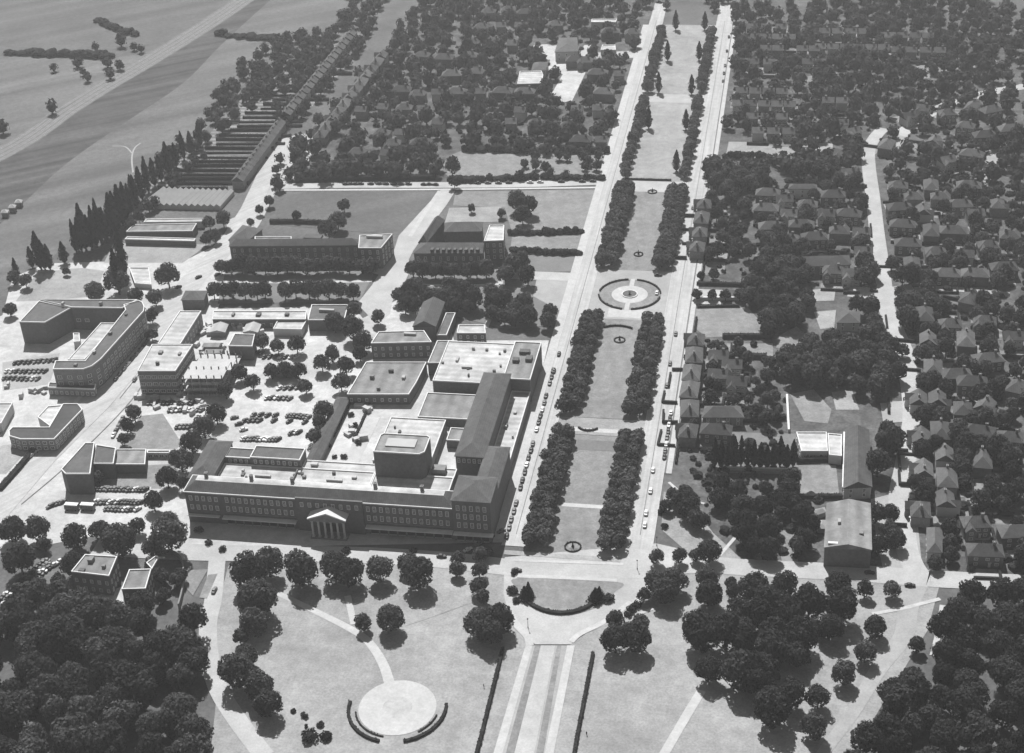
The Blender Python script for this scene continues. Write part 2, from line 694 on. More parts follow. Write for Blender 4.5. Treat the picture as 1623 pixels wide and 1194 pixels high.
def windows(parent, a, b, zs, n, w=1.2, h=1.9, fr='frame', bars=1, skip=(), margin=.5):
    """n windows per storey on the wall from a to b (left to right seen from outside)"""
    dx, dy = b[0] - a[0], b[1] - a[1]
    rz = math.atan2(dy, dx)
    cnt = parent.get('_w', 0)
    for z in zs:
        for i in range(n):
            if i in skip or cnt >= 98:
                continue
            t = (i + margin) / (n - 1 + 2 * margin)
            p = (a[0] + dx * t - parent.location.x, a[1] + dy * t - parent.location.y, z)
            link('window', window_mesh(w, h, fr, bars), parent, p, rz)
            cnt += 1
    parent['_w'] = cnt


def auto_windows(parent, poly, zs, step=3.2, w=1.25, h=1.7, sides=True, fr='frame'):
    if area(poly) < 0:
        poly = poly[::-1]
    for i in range(len(poly)):
        a, b = poly[i], poly[(i + 1) % len(poly)]
        L = math.dist(a, b)
        if L < 3:
            continue
        nx, ny = (b[1] - a[1]) / L, -(b[0] - a[0]) / L
        if ny < -.5 or (sides and abs(nx) > .5 and ny < .3):
            windows(parent, a, b, zs, max(1, int(L / step)), w, h, fr)


def block(t, poly, z, z0=0.0, wall='brick', roof='felt', kind='flat', rise=3.0, par=.5, cop='coping', gable=False, reg=True, over=.45):
    """one volume of a building: wall, roof and (flat roofs) coping as parts of t"""
    if area(poly) < 0:
        poly = poly[::-1]
    if reg:
        BLOCK.append(inset(poly, -2.0))
    mb = MB()
    mb.prism(poly, z0, z, 0, top=(kind == 'flat'))
    if gable and kind == 'hip':
        c = poly if math.dist(poly[0], poly[1]) >= math.dist(poly[1], poly[2]) else poly[1:] + poly[:1]
        for i, j in ((1, 2), (3, 0)):
            m = ((c[i][0] + c[j][0]) / 2, (c[i][1] + c[j][1]) / 2, z + rise * .96)
            mb.face([(c[i][0], c[i][1], z), (c[j][0], c[j][1], z), m])
    part(mb, 'wall', M[wall], t)
    mb = MB()
    if kind == 'flat':
        q = inset(poly, .02)
        mb.face([(p[0], p[1], z + .03) for p in q])
        r = part(mb, 'roof', M[roof], t)
        if par:
            mb = MB()
            mb.ring(inset(poly, -.06), .45, z - .1, z + par)
            part(mb, 'coping', M[cop], t)
    elif kind == 'hip':
        mb.hip(poly, z + .25, rise, over, gable)
        r = part(mb, 'roof', M[roof], t)
    elif kind == 'mansard':
        q = inset(poly, over + 3.6)
        o = inset(poly, -.35)
        n = len(poly)
        for i in range(n):
            j = (i + 1) % n
            mb.face([(o[i][0], o[i][1], z), (o[j][0], o[j][1], z), (q[j][0], q[j][1], z + rise), (q[i][0], q[i][1], z + rise)], 0)
        mb.face([(p[0], p[1], z + rise) for p in q], 1)
        r = part(mb, 'roof', [M[roof], M['whiteroof']], t)
        mb = MB()
        mb.ring(inset(poly, -.5), .6, z - .4, z + .15)
        part(mb, 'cornice', M[cop], t)
    return r


def rect(x0, x1, y0, y1):
    return [(x0, y0), (x1, y0), (x1, y1), (x0, y1)]


def center(poly):
    return (sum(p[0] for p in poly) / len(poly), sum(p[1] for p in poly) / len(poly), 0)


def bldg(name, label, cat, blocks, group=None):
    """blocks: dicts with poly (surveyed roof outline at height z) or world outline, plus block() options and storeys zs"""
    polys = []
    for b in blocks:
        polys.append(b['w'] if 'w' in b else gp(b['p'], b['z']))
    t = thing(name, label, cat, center(polys[0]), 0, group)
    for b, poly in zip(blocks, polys):
        o = {k: v for k, v in b.items() if k not in ('p', 'w', 'zs', 'step', 'sides', 'ww', 'wh', 'fr')}
        block(t, poly, **o)
        if b.get('zs'):
            auto_windows(t, poly, b['zs'], b.get('step', 3.2), b.get('ww', 1.25), b.get('wh', 1.7), b.get('sides', True), b.get('fr', 'frame'))
    return t


def roof_box(t, x, y, w, d, z, h, name='rooflight', m='skylight'):
    mb = MB()
    mb.box(x - w / 2, x + w / 2, y - d / 2, y + d / 2, z, z + h)
    part(mb, name, M[m], t)


def chimney(t, x, y, z0, z1, s=.9):
    mb = MB()
    mb.box(x - s / 2, x + s / 2, y - s / 2, y + s / 2, z0, z1)
    mb.box(x - s / 2 - .1, x + s / 2 + .1, y - s / 2 - .1, y + s / 2 + .1, z1, z1 + .2)
    for k in (-.22, .22):
        mb.cyl(x + k * s, y, .14, .12, z1 + .2, z1 + .75, 6)
    part(mb, 'chimney', M['brick_mid'], t)


# houses ---------------------------------------------------------------
HOUSE = {}


def house_parts(kind):
    """meshes of one house type, front facing -Y, footprint centred on the origin"""
    if kind in HOUSE:
        return HOUSE[kind]
    w, d, h, rise, roofm, wallm, gable, wing = kind
    P = []
    c = rect(-w / 2, w / 2, -d / 2, d / 2)
    mb = MB()
    mb.prism(c, 0, h, 0, False)
    if gable:
        for sx in (-1, 1):
            x = sx * w / 2
            mb.face([(x, -d / 2, h), (x, d / 2, h), (x, 0, h + rise * .96)])
    if wing:
        mb.prism(rect(-w / 2 + .3, -w / 2 + 4.2, -d / 2 - 2.2, -d / 2 + .5), 0, h - .3, 0, False)
        mb.face([(-w / 2 + .3, -d / 2 - 2.2, h - .3), (-w / 2 + 4.2, -d / 2 - 2.2, h - .3), (-w / 2 + 2.25, -d / 2 - 2.2, h + 1.7)])
    P.append(('wall', mb.mesh('wall', M[wallm]), (0, 0, 0), None))
    mb = MB()
    mb.hip(c, h + .2, rise, .45, gable)
    if wing:
        x0, x1, xm, y0, y1 = -w / 2 - .1, -w / 2 + 4.6, -w / 2 + 2.25, -d / 2 - 2.5, 0
        mb.face([(x0, y0, h - .4), (xm, y0, h + 1.95), (xm, y1, h + 1.95), (x0, y1, h - .4)])
        mb.face([(xm, y0, h + 1.95), (x1, y0, h - .4), (x1, y1, h - .4), (xm, y1, h + 1.95)])
    P.append(('roof', mb.mesh('roof', M[roofm]), (0, 0, 0), None))
    mb = MB()
    s = .8
    mb.box(-s * .8, s * .8, -s / 2, s / 2, h + rise * .55, h + rise + 1.1)
    mb.box(-s * .9, s * .9, -s * .6, s * .6, h + rise + 1.1, h + rise + 1.25)
    for k in (-.4, .4):
        mb.cyl(k, 0, .14, .11, h + rise + 1.25, h + rise + 1.8, 6)
    P.append(('chimney', mb.mesh('chimney', M['brick_mid']), (w * .24, 0, 0), 'roof'))
    mb = MB()
    mb.box(-.5, .5, -.08, .02, 0, 2.1)
    mb.box(-.7, .7, -.6, .02, 2.2, 2.35)
    P.append(('door', mb.mesh('door', M['frame']), (w * .12, -d / 2, 0), None))
    wm = window_mesh(1.5, 1.2)
    yl = -d / 2 - (2.2 if wing else 0)
    for x, z, y in ((-w * .28, .9, yl), (-w * .28, 3.4, yl), (w * .32, .9, -d / 2), (w * .32, 3.4, -d / 2), (w * .05, 3.4, -d / 2)):
        P.append(('window', wm, (x, y, z), None))
    HOUSE[kind] = P
    return P


H_DET = (10.5, 7.5, 5.2, 3.2, 'slate', 'brick_mid', False, True)
H_PAIR = (13.5, 7.8, 5.3, 3.3, 'slate_pale', 'brick', False, False)
H_GAB = (9.0, 7.2, 5.2, 3.0, 'slate_pale', 'render', True, True)
H_TER = (7.0, 7.0, 5.2, 2.8, 'slate', 'brick_mid', True, False)
H_TERL = (7.0, 7.0, 5.2, 2.8, 'slate_pale', 'render', True, False)


def house(x, y, rz, kind, label, group, parts=True, name='house'):
    t = thing(name, label, 'house', (x, y, 0), rz, group)
    made = {}
    for nm, me, loc, under in house_parts(kind):
        if not parts and nm in ('window', 'door'):
            continue
        made[nm] = link(nm, me, made.get(under, t), loc)
    w, d = kind[0] / 2 + 2, kind[1] / 2 + 2
    c, s = math.cos(rz), math.sin(rz)
    BLOCK.append([(x + a * c - b * s, y + a * s + b * c) for a, b in ((-w, -d), (w, -d), (w, d), (-w, d))])
    return t


# cars -------------------------------------------------------------------
def car_meshes():
    """saloon of the fifties, 4.3 m long, facing +X"""
    def loft(secs, mi=0):
        mb = MB()
        rings = []
        for x, hw, z0, z1, r in secs:
            ring = [(x, -hw, z0), (x, -hw, z1 - r), (x, -hw + r, z1), (x, hw - r, z1), (x, hw, z1 - r), (x, hw, z0)]
            rings.append(ring)
        for a, b in zip(rings, rings[1:]):
            for i in range(6):
                j = (i + 1) % 6
                mb.face([a[i], a[j], b[j], b[i]], mi)
        mb.face(rings[0][::-1], mi)
        mb.face(rings[-1], mi)
        return mb
    body = loft([(-2.12, .55, .42, .72, .12), (-1.9, .74, .3, .92, .16), (-1.1, .82, .25, 1.02, .16), (.6, .82, .25, 1.02, .16), (1.4, .78, .25, .98, .2), (1.95, .68, .32, .88, .2), (2.12, .5, .42, .7, .12)])
    cab = loft([(-1.35, .6, .95, 1.02, .05), (-.95, .66, .95, 1.44, .16), (-.2, .68, .95, 1.52, .16), (.3, .66, .95, 1.46, .16), (.85, .6, .95, 1.0, .05)])
    for i, f in enumerate(cab.f):
        b = len(body.v)
        body.face([cab.v[k] for k in f])
    gl = MB()
    for sy in (-1, 1):
        gl.face([(-.85, sy * .7, 1.06), (.55, sy * .7, 1.06), (.25, sy * .69, 1.36), (-.8, sy * .69, 1.36)])
    gl.face([(.82, -.5, 1.06), (.82, .5, 1.06), (.42, .5, 1.42), (.42, -.5, 1.42)])
    gl.face([(-1.36, -.5, 1.06), (-1.36, .5, 1.06), (-1.05, .5, 1.4), (-1.05, -.5, 1.4)])
    wh = MB()
    n = 10
    for k in range(n):
        a, b = 2 * PI * k / n, 2 * PI * (k + 1) / n
        for y0, y1 in ((-.1, .1),):
            wh.face([(.33 * math.cos(a), y0, .33 * math.sin(a)), (.33 * math.cos(b), y0, .33 * math.sin(b)), (.33 * math.cos(b), y1, .33 * math.sin(b)), (.33 * math.cos(a), y1, .33 * math.sin(a))])
    wh.face([(.33 * math.cos(2 * PI * k / n), -.1, .33 * math.sin(2 * PI * k / n)) for k in range(n)])
    wh.face([(.33 * math.cos(-2 * PI * k / n), .1, .33 * math.sin(-2 * PI * k / n)) for k in range(n)])
    bod = {c: body.mesh('body', M['car_' + c]) for c in ('dark', 'grey', 'pale')}
    return bod, gl.mesh('glazing', M['glass']), wh.mesh('wheel', M['tyre'])


CAR_BODY, CAR_GLASS, CAR_WHEEL = car_meshes()
CARWORD = {'dark': 'black', 'grey': 'grey', 'pale': 'cream'}


def car(x, y, rz, tone, label, group, full=True, z=.23):
    t = thing('parked_car', label, 'car', (x, y, z), rz, group)
    link('body', CAR_BODY[tone], t)
    link('glazing', CAR_GLASS, t)
    if full:
        for sx in (-1.3, 1.3):
            for sy in (-.72, .72):
                link('wheel', CAR_WHEEL, t, (sx, sy, .33))
    return t


def car_row(a, b, n, ang, where, group, start='the left end', px=True, jit=.12, full=True, skip=.0, tones=('dark', 'dark', 'dark', 'grey', 'grey', 'pale'), z=.23):
    """n cars between two points; ang = heading in degrees (world), None = along the row"""
    A, B = (gz(*a), gz(*b)) if px else (a, b)
    r = random.Random(int(abs(A[0] * 31 + A[1] * 17)) + n)
    base = math.atan2(B[1] - A[1], B[0] - A[0]) if ang is None else math.radians(ang)
    k = 0
    for i in range(n):
        t = i / max(1, n - 1)
        if r.random() < skip:
            continue
        x = A[0] + (B[0] - A[0]) * t + r.uniform(-jit, jit)
        y = A[1] + (B[1] - A[1]) * t + r.uniform(-jit, jit) * 2
        tone = r.choice(tones)
        lab = f"{CARWORD[tone]} car, {nth(k, 99, 'first ')}from {start} {where}".replace('  ', ' ')
        car(x, y, base + (PI if r.random() < .4 else 0) + r.uniform(-.05, .05), tone, lab, group, full, z)
        k += 1


# ================================================================ THE GROUND
gmb = MB()
for i in range(-12, 12):
    for j in range(-8, 16):
        gmb.face([(i * 250, j * 250, 0), (i * 250 + 250, j * 250, 0), (i * 250 + 250, j * 250 + 250, 0), (i * 250, j * 250 + 250, 0)])
tag(link('ground', gmb.mesh('ground', M['ground'])), kind='structure')

# open fields and the railway, far left: bands between surveyed edges
EA = [(-150, 95), (4, 84), (184, 91), (300, 58), (400, 20), (470, -60)]
EB = [(-150, 332), (4, 240), (100, 180), (160, 142), (230, 100), (330, 38), (400, -10), (470, -62)]
EC = [(-150, 470), (4, 352), (100, 264), (190, 200), (290, 132), (350, 72), (420, 8), (500, -62)]
ED = [(-150, 560), (4, 462), (50, 440), (95, 397), (150, 345), (215, 290), (280, 235), (325, 205), (385, 150), (440, 95), (505, 60), (560, 0), (640, -60)]


def band(name, e0, e1, m, z):
    return patch(name, catmull(gp(e0)) + catmull(gp(e1))[::-1], m, z, False, True)


band('field', [(-150, -40), (60, -50), (470, -70)], EA, 'field_mid', .02)
band('field', EA, EB, 'field', .021)
band('field', EB, EC, 'field_dark', .022)
band('field', EC, ED, 'field', .023)
patch('field', [(1480, -60), (1700, -60), (1700, 60), (1590, 45), (1540, 30), (1500, 8)], 'field', .02, False)
RAILS = [(-60, 276), (40, 222), (100, 179), (160, 141), (230, 100), (330, 38), (400, -10)]
strip('railway', RAILS, 19, 'tarline', .03, False)
for k in range(4):
    pth = catmull(gp(RAILS))
    for s in (-.75, .75):
        Lp, Rp = ribbon_poly(pth, 2 * abs(-7 + k * 4.4 + s))
        strip('rail', Lp if (-7 + k * 4.4 + s) > 0 else Rp, .22, 'road', .05, False, True, False)
strip('farm_track', [(-60, 262), (40, 206), (84, 182), (120, 160)], 2.2, 'field', .06, False)
strip('farm_track', [(178, 232), (198, 233), (209, 243)], 1.0, 'road_mid', .08, False)
strip('farm_track', [(211, 274), (209, 252), (213, 236), (223, 227)], 1.1, 'road_mid', .081, False)

# town ground, right of the mall and beyond
patch('garden_ground', [(1095, 900), (1075, 740), (1100, 540), (1122, 330), (1150, 150), (1170, 30), (1180, 0), (1480, -40), (1700, 60), (1700, 940), (1490, 930), (1300, 905)], 'garden', .02, False)
patch('garden_ground', [(440, 290), (500, 210), (600, 100), (700, 0), (760, -40), (1050, -40), (1030, 30), (965, 282), (700, 288)], 'garden', .02, False)

# the left side: works yards, car parks, roads
patch('works_yard', [(-120, 900), (-120, 560), (4, 500), (20, 440), (75, 418), (170, 415), (290, 415), (330, 395), (372, 380), (365, 440), (345, 490), (560, 485), (575, 505), (640, 470), (700, 480), (720, 540), (870, 540), (800, 860), (290, 870), (150, 850)], 'yard', .04, False)
patch('lawn', [(180, 386), (330, 388), (290, 417), (165, 417)], 'lawn_pale', .06)
patch('lawn', [(60, 432), (130, 425), (165, 430), (150, 470), (70, 477), (25, 478)], 'lawn_pale', .06, False)
patch('lawn', [(222, 660), (258, 656), (288, 703), (280, 712), (190, 712)], 'lawn', .06)
patch('lawn', [(150, 775), (165, 742), (230, 738), (290, 735), (255, 775)], 'lawn', .06, False)
patch('lawn', [(4, 706), (75, 700), (50, 735), (30, 752), (-40, 752)], 'lawn_pale', .06)
patch('car_park', [(330, 712), (420, 585), (520, 590), (548, 625), (500, 722)], 'yard', .06)
patch('car_park', [(40, 830), (100, 775), (240, 772), (235, 800), (280, 815), (260, 836)], 'yard', .06)
patch('car_park', [(4, 575), (95, 560), (78, 610), (4, 620)], 'road_mid', .06)
# diagonal works road
strip('road', [(-30, 832), (60, 730), (150, 642), (222, 560), (262, 500), (310, 440), (345, 405), (372, 372), (398, 330), (418, 285), (434, 240)], (17, 11), 'slant_road', .10, curve=False)
strip('road_joint', [(34, 800), (110, 735), (200, 645), (238, 592)], .5, 'tarline', .13, False)
strip('road_joint', [(190, 632), (235, 575), (268, 530), (298, 488)], .35, 'tarline', .13, False)
strip('pavement', [(-30, 800), (40, 724), (118, 640), (190, 560), (236, 497)], 2.2, 'kerb', .14, False)
# tree-planted boulevard beyond it
patch('boulevard', [(395, 330), (425, 270), (440, 225), (500, 212), (498, 240), (470, 280), (440, 302), (405, 365), (372, 372), (360, 352)], 'road', .05, False, soft=True)
# cross road at the end of the far lawns
strip('road', [(440, 296), (560, 294), (700, 294), (830, 293), (950, 289)], 8, 'road', .10)
strip('pavement', [(450, 302), (700, 301), (945, 298)], 2.0, 'kerb', .12, False)
patch('field', [(456, 305), (694, 304), (664, 366), (640, 374), (428, 356)], 'field_mid', .06)
strip('lane', [(697, 303), (672, 340), (650, 375)], 2.5, 'path', .09)
# lane between the two colleges
patch('lane', [(700, 300), (722, 303), (708, 325), (682, 360), (655, 398), (648, 412), (652, 425), (640, 452), (622, 478), (618, 498), (603, 510), (588, 505), (566, 482), (590, 452), (600, 436), (585, 432), (610, 412), (625, 396), (632, 374)], 'road', .07)
patch('lawn', [(712, 330), (795, 328), (790, 352), (705, 354)], 'lawn_pale', .06, False)
patch('lawn', [(722, 304), (945, 301), (925, 370), (812, 371), (800, 330), (718, 326)], 'lawn', .05, False)
patch('lawn', [(812, 374), (923, 374), (917, 395), (808, 398)], 'lawn', .06, False)
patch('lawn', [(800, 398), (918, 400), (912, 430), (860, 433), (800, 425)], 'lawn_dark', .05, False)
patch('forecourt', [(862, 434), (914, 433), (900, 497), (885, 492), (845, 470), (850, 445)], 'road_mid', .07)
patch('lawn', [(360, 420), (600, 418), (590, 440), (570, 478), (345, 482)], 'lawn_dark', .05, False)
strip('path', [(345, 447), (470, 448), (590, 446)], 2.5, 'path', .08, False)
strip('path', [(655, 452), (740, 453), (790, 451)], 2.0, 'path', .08, False)
strip('path', [(795, 430), (790, 470), (770, 520)], 2.5, 'path', .08, False)
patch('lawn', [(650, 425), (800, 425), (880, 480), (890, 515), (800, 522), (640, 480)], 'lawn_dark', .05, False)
# fields and school yards, upper centre
patch('field', [(730, 240), (905, 238), (962, 236), (955, 282), (725, 286)], 'lawn', .05, False, soft=True)
patch('field', [(590, 262), (700, 262), (690, 284), (585, 284)], 'field', .05, False, soft=True)
patch('school_yard', [(846, 72), (888, 69), (885, 88), (918, 88), (926, 72), (940, 72), (922, 104), (924, 112), (928, 116), (906, 162), (867, 162), (892, 118), (868, 114), (872, 95), (842, 96)], 'yard', .06)
patch('school_yard', [(940, 84), (1018, 80), (1012, 92), (945, 93)], 'road', .06)
patch('allotments', [(225, 300), (275, 250), (330, 215), (440, 95), (560, 62), (545, 110), (500, 165), (430, 215), (375, 296)], 'plot', .05, False)

# ================================================================ THE MALL
LX0, LX1, RX0, RX1 = -32.0, -22.0, 18.2, 30.0
Y0, Y1 = -232, 470


def mall(name, x0, x1, y0, y1, m, z, blk=True):
    return patch(name, rect(x0, x1, y0, y1), m, z, blk, True)


mall('mall_road', LX0, LX1, -218, Y1, 'mall_road', .10)
mall('mall_road', RX0, RX1, -214, Y1, 'mall_road', .10)
mall('pavement', -36.3, LX0, -214, 420, 'path', .14)
mall('pavement', RX1 + .9, RX1 + 3.4, -160, 420, 'path', .14)
mall('verge', RX1, RX1 + .9, -160, 420, 'lawn_dark', .12)
for x in (LX0, LX1, RX0, RX1):
    mb = MB()
    mb.box(x - .12, x + .12, -212, 430, 0, .34)
    tag(link('kerb', mb.mesh('kerb', M['kerb'])), kind='structure')
mall('road_joint', -27.2, -26.9, -210, 430, 'tarline', .115, False)
mall('road_joint', 24.0, 24.3, -205, 430, 'tarline', .115, False)


def gy(py, px=965):
    return gz(px, py)[1]


SEG = [(gy(884), gy(692)), (gy(664), gy(506)), (gy(428), gy(303)), (gy(287, 1000), gy(163, 1040)), (gy(150, 1060), gy(40, 1090))]
mall('mall_lawn', LX1, RX0, SEG[0][0], SEG[0][1], 'lawn', .06)
mall('mall_lawn', LX1, RX0, SEG[1][0], SEG[1][1], 'lawn', .06)
mall('mall_lawn', LX1, RX0, SEG[2][0], SEG[2][1], 'lawn', .06)
mall('mall_lawn', LX1, RX0, SEG[3][0], SEG[3][1], 'lawn_pale', .06)
mall('mall_lawn', LX1, RX0, SEG[4][0], SEG[4][1], 'lawn_pale', .06)
mall('mall_lawn', LX1, RX0, SEG[0][1] + .3, SEG[1][0] - .3, 'lawn_pale', .065)
mall('path', LX1, RX0, gy(684) - 1.6, gy(684) + 1.6, 'path', .09)
mall('path', -11, 8, gy(805) - 1.3, gy(805) + 1.3, 'path', .09)
mall('lawn', -11, 8, gy(716), gy(700), 'lawn_dark', .08)
mall('path', -11, 8, gy(503), gy(489), 'path', .09)
mall('crossing', LX1 - .1, RX0 + .1, SEG[2][1], SEG[3][0], 'road', .09)
mall('crossing', LX1 - .1, RX0 + .1, SEG[3][1], SEG[4][0], 'road', .09)
# the circus with the round fountain garden
CY = gy(467.5, 998)
mall('circus', LX1 - .2, RX0 + .2, SEG[1][1], SEG[2][0], 'road_mid', .085)
mall('side_road', RX1, 46, CY - 7, CY + 9, 'road', .09)
mall('side_road', -70, LX0, gy(446, 900), gy(433, 900), 'road', .09)


def disc(name, x, y, r, m, z, r0=0.0, n=48, a0=0.0, a1=2 * PI):
    z = lift(z)
    mb = MB()
    for k in range(n):
        a, b = a0 + (a1 - a0) * k / n, a0 + (a1 - a0) * (k + 1) / n
        mb.face([(x + r0 * math.cos(a), y + r0 * math.sin(a), z), (x + r * math.cos(a), y + r * math.sin(a), z), (x + r * math.cos(b), y + r * math.sin(b), z), (x + r0 * math.cos(b), y + r0 * math.sin(b), z)])
    return tag(link(name, mb.mesh(name, M[m])), kind='structure')


FX = gz(998, 467.5)[0]
disc('fountain_garden', FX, CY, 16.5, 'lawn', .10)
disc('fountain_paving', FX, CY, 9.5, 'path', .13)
mall('path', FX - 1.2, FX + 1.2, CY - 16.8, CY + 17, 'path', .125, False)


def arc(cx_, cy_, r, a0, a1, n=14):
    return [(cx_ + r * math.cos(math.radians(a0 + (a1 - a0) * k / n)), cy_ + r * math.sin(math.radians(a0 + (a1 - a0) * k / n))) for k in range(n + 1)]


for a0, a1, wd in ((8, 82, 'far right'), (98, 172, 'far left'), (188, 262, 'near left'), (278, 352, 'near right')):
    hedge(arc(FX, CY, 16.2, a0, a1), .9, 1.0, f'curved clipped hedge, {wd} quarter of the round fountain garden', group='hedges round the fountain garden', world=True, curve=False)
t = thing('fountain', 'round stone fountain with a pedestal in the middle of the circus', 'fountain', (FX, CY, 0))
mb = MB()
mb.ring([(FX + 4.2 * math.cos(2 * PI * k / 24), CY + 4.2 * math.sin(2 * PI * k / 24)) for k in range(24)], .5, 0, .7)
part(mb, 'basin', M['stone'], t)
mb = MB()
mb.face([(FX + 3.8 * math.cos(2 * PI * k / 24), CY + 3.8 * math.sin(2 * PI * k / 24), .5) for k in range(24)])
part(mb, 'water', M['water'], t)
mb = MB()
mb.cyl(FX, CY, .55, .3, 0, 1.2)
mb.cyl(FX, CY, .25, .9, 1.2, 1.6)
mb.cyl(FX, CY, .15, .1, 1.6, 2.3)
part(mb, 'pedestal', M['iron'], t)

# round flower beds with a clipped tree in the middle
for px, py, r, h, lab in ((908, 868, 3.3, 3.2, 'round flower bed with clipped ring hedge on the nearest mall lawn'),
                          (982, 540, 2.7, 3.0, 'round flower bed with post just before the fountain garden'),
                          (1012, 404, 2.4, 3.2, 'flower bed with tall post just beyond the fountain garden'),
                          (1034, 305, 2.6, 3.0, 'small flower bed with post before the far cross road')):
    x, y = gz(px, py)
    t = thing('flower_bed', lab, 'flower bed', (x, y, 0), 0, 'round flower beds along the mall')
    hedge(arc(x, y, r, 0, 360, 20), .6, .7, None, 'ring_hedge', world=True, curve=False, parent=t)
    mb = MB()
    for k in range(20):
        a, b = 2 * PI * k / 20, 2 * PI * (k + 1) / 20
        mb.face([(x, y, .45), (x + (r - .3) * math.cos(a), y + (r - .3) * math.sin(a), .16), (x + (r - .3) * math.cos(b), y + (r - .3) * math.sin(b), .16)])
    part(mb, 'bedding', M['flower'], t)
    mb = MB()
    mb.cyl(x, y, .7, .55, .3, .8, 8)
    mb.cyl(x, y, .55, .28, .8, 1.7, 8)
    mb.cyl(x, y, .3, .05, 1.7, h, 8)
    part(mb, 'clipped_yew', M['hedge'], t)
hedge(arc(-7.5, gy(682) + 3.5, 5.4, 215, 325, 10), .9, 1.0, 'small curved hedge on the far end of the nearest mall lawn', world=True, curve=False)
hedge(arc(-4, gy(524) - 8, 12.5, 55, 125, 10), .9, 1.1, 'curved hedge across the mall lawn near the fountain garden', world=True, curve=False)
hedge([(-20, gy(288, 1030) + 1.5), (8, gy(288, 1030) + 1.5)], .9, 1.3, 'straight low hedge across the mall beyond the far cross road', world=True)

# ================================================================ THE CAMPUS (foreground)
patch('park_lawn', [(330, 1230), (345, 1090), (338, 1010), (352, 935), (362, 897), (420, 888), (800, 892), (806, 975), (838, 1012), (845, 1040), (770, 1230)], 'lawn_pale', .05, False)
patch('park_lawn', [(840, 1230), (905, 1020), (960, 985), (1010, 950), (1035, 905), (1100, 900), (1490, 925), (1470, 1000), (1330, 1230)], 'lawn_pale', .05, False)
patch('crossroads', [(800, 884), (1040, 862), (1075, 870), (1110, 895), (1040, 925), (1022, 960), (960, 992), (918, 1008), (905, 1022), (848, 1022), (832, 1004), (806, 975), (798, 940)], 'road', .08, False)
strip('bridge_road', [(150, 868), (290, 876), (420, 878), (560, 880), (700, 888), (810, 900), (900, 904), (1010, 905), (1100, 896), (1200, 901), (1340, 908), (1480, 918), (1620, 925)], 10.5, 'road', .10)
mall('verge', -30, 18, gy(891), gy(884), 'lawn_pale', .11)
strip('path', [(815, 889), (900, 892), (988, 895)], 1.6, 'path', .14, False)
strip('path', [(820, 914), (900, 917), (978, 921)], 1.9, 'path', .14, False)
patch('campus_lawn', [(822, 917), (978, 923), (974, 940), (960, 956), (935, 968), (905, 976), (880, 976), (855, 968), (835, 952), (822, 935)], 'lawn', .115, soft=True)
hedge([(834, 953), (846, 962), (862, 969), (882, 973), (905, 972), (926, 966), (940, 957)], 1.8, 1.3, 'dark crescent hedge round the lower edge of the half-round lawn')
patch('road', [(350, 890), (300, 878), (285, 862), (420, 868), (410, 886)], 'road', .09)
strip('park_road', [(345, 880), (338, 950), (330, 990), (332, 1040), (345, 1090), (375, 1140), (420, 1200)], (7, 7), 'road', .10)
patch('verge', [(292, 905), (330, 903), (306, 945), (292, 930)], 'lawn', .12)
patch('verge', [(330, 912), (345, 910), (328, 950), (316, 948)], 'lawn', .12)
strip('path', [(440, 941), (505, 972), (565, 1003), (590, 1025), (608, 1055), (618, 1085), (628, 1110)], (2.6, 4.2), 'path', .09)
strip('path', [(551, 945), (556, 968), (561, 990)], 2.6, 'path', .092)
strip('path', [(640, 992), (690, 975), (745, 955)], 1.4, 'lawn_pale', .088, False)
CX_, CYY = gz(630, 1122)
disc('round_terrace', CX_, CYY, 14.2, 'path', .10)
disc('terrace_centre', CX_, CYY, 5.5, 'yard', .105)
for r, a0, a1, wd in ((17.8, 178, 262, 'outer dark hedge on the left of the round terrace'), (15.2, 196, 264, 'inner low hedge on the left of the round terrace'), (17.8, 290, 372, 'outer dark hedge on the right of the round terrace'), (15.2, 312, 352, 'inner low hedge on the right of the round terrace')):
    hedge(arc(CX_, CYY, r, a0, a1), 1.3 if r > 16 else .7, 1.1 if r > 16 else .6, wd, group='hedges round the terrace', world=True, curve=False)
# the drive down the campus
for nm, a, b, c, d, m, z in (('drive', 836, 908, 792, 878, 'road_mid', .09), ('walk', 833, 844, 790, 804, 'path', .12), ('verge', 848, 857, 809, 822, 'lawn', .12), ('drive', 858, 880, 822, 852, 'road', .12), ('verge', 883, 890, 855, 866, 'lawn', .12), ('walk', 899, 911, 869, 883, 'path', .12)):
    k = 2.0
    patch(nm, [(a, 1024), (b, 1024), (d - (b - d) * .5, 1240), (c - (a - c) * .5, 1240)], m, z)
hedge([(797, 1030), (781, 1095), (763, 1168), (748, 1225)], 1.5, 1.5, 'long straight dark hedge on the left of the campus drive', curve=False)
hedge([(940, 1037), (929, 1095), (915, 1168), (905, 1225)], 1.5, 1.5, 'long straight dark hedge on the right of the campus drive', curve=False)
strip('path', [(1000, 955), (960, 985), (920, 1005), (905, 1018)], 2.4, 'path', .13, False)
strip('path', [(800, 960), (818, 990), (836, 1010), (840, 1024)], 3, 'path', .13, False)
strip('path', [(1112, 1095), (1085, 1140), (1050, 1200)], 3.4, 'path', .09)
strip('path', [(1010, 950), (990, 980), (1035, 965)], 1.5, 'path', .09, False)
strip('park_road', [(1462, 905), (1440, 960), (1432, 1008), (1392, 1062), (1352, 1129), (1300, 1200)], (9, 4), 'road_mid', .09)
strip('path', [(1382, 974), (1430, 965), (1490, 950)], 1.8, 'path', .11, False)
strip('path', [(1494, 960), (1488, 1000), (1478, 1040)], 2.2, 'path', .1, False)
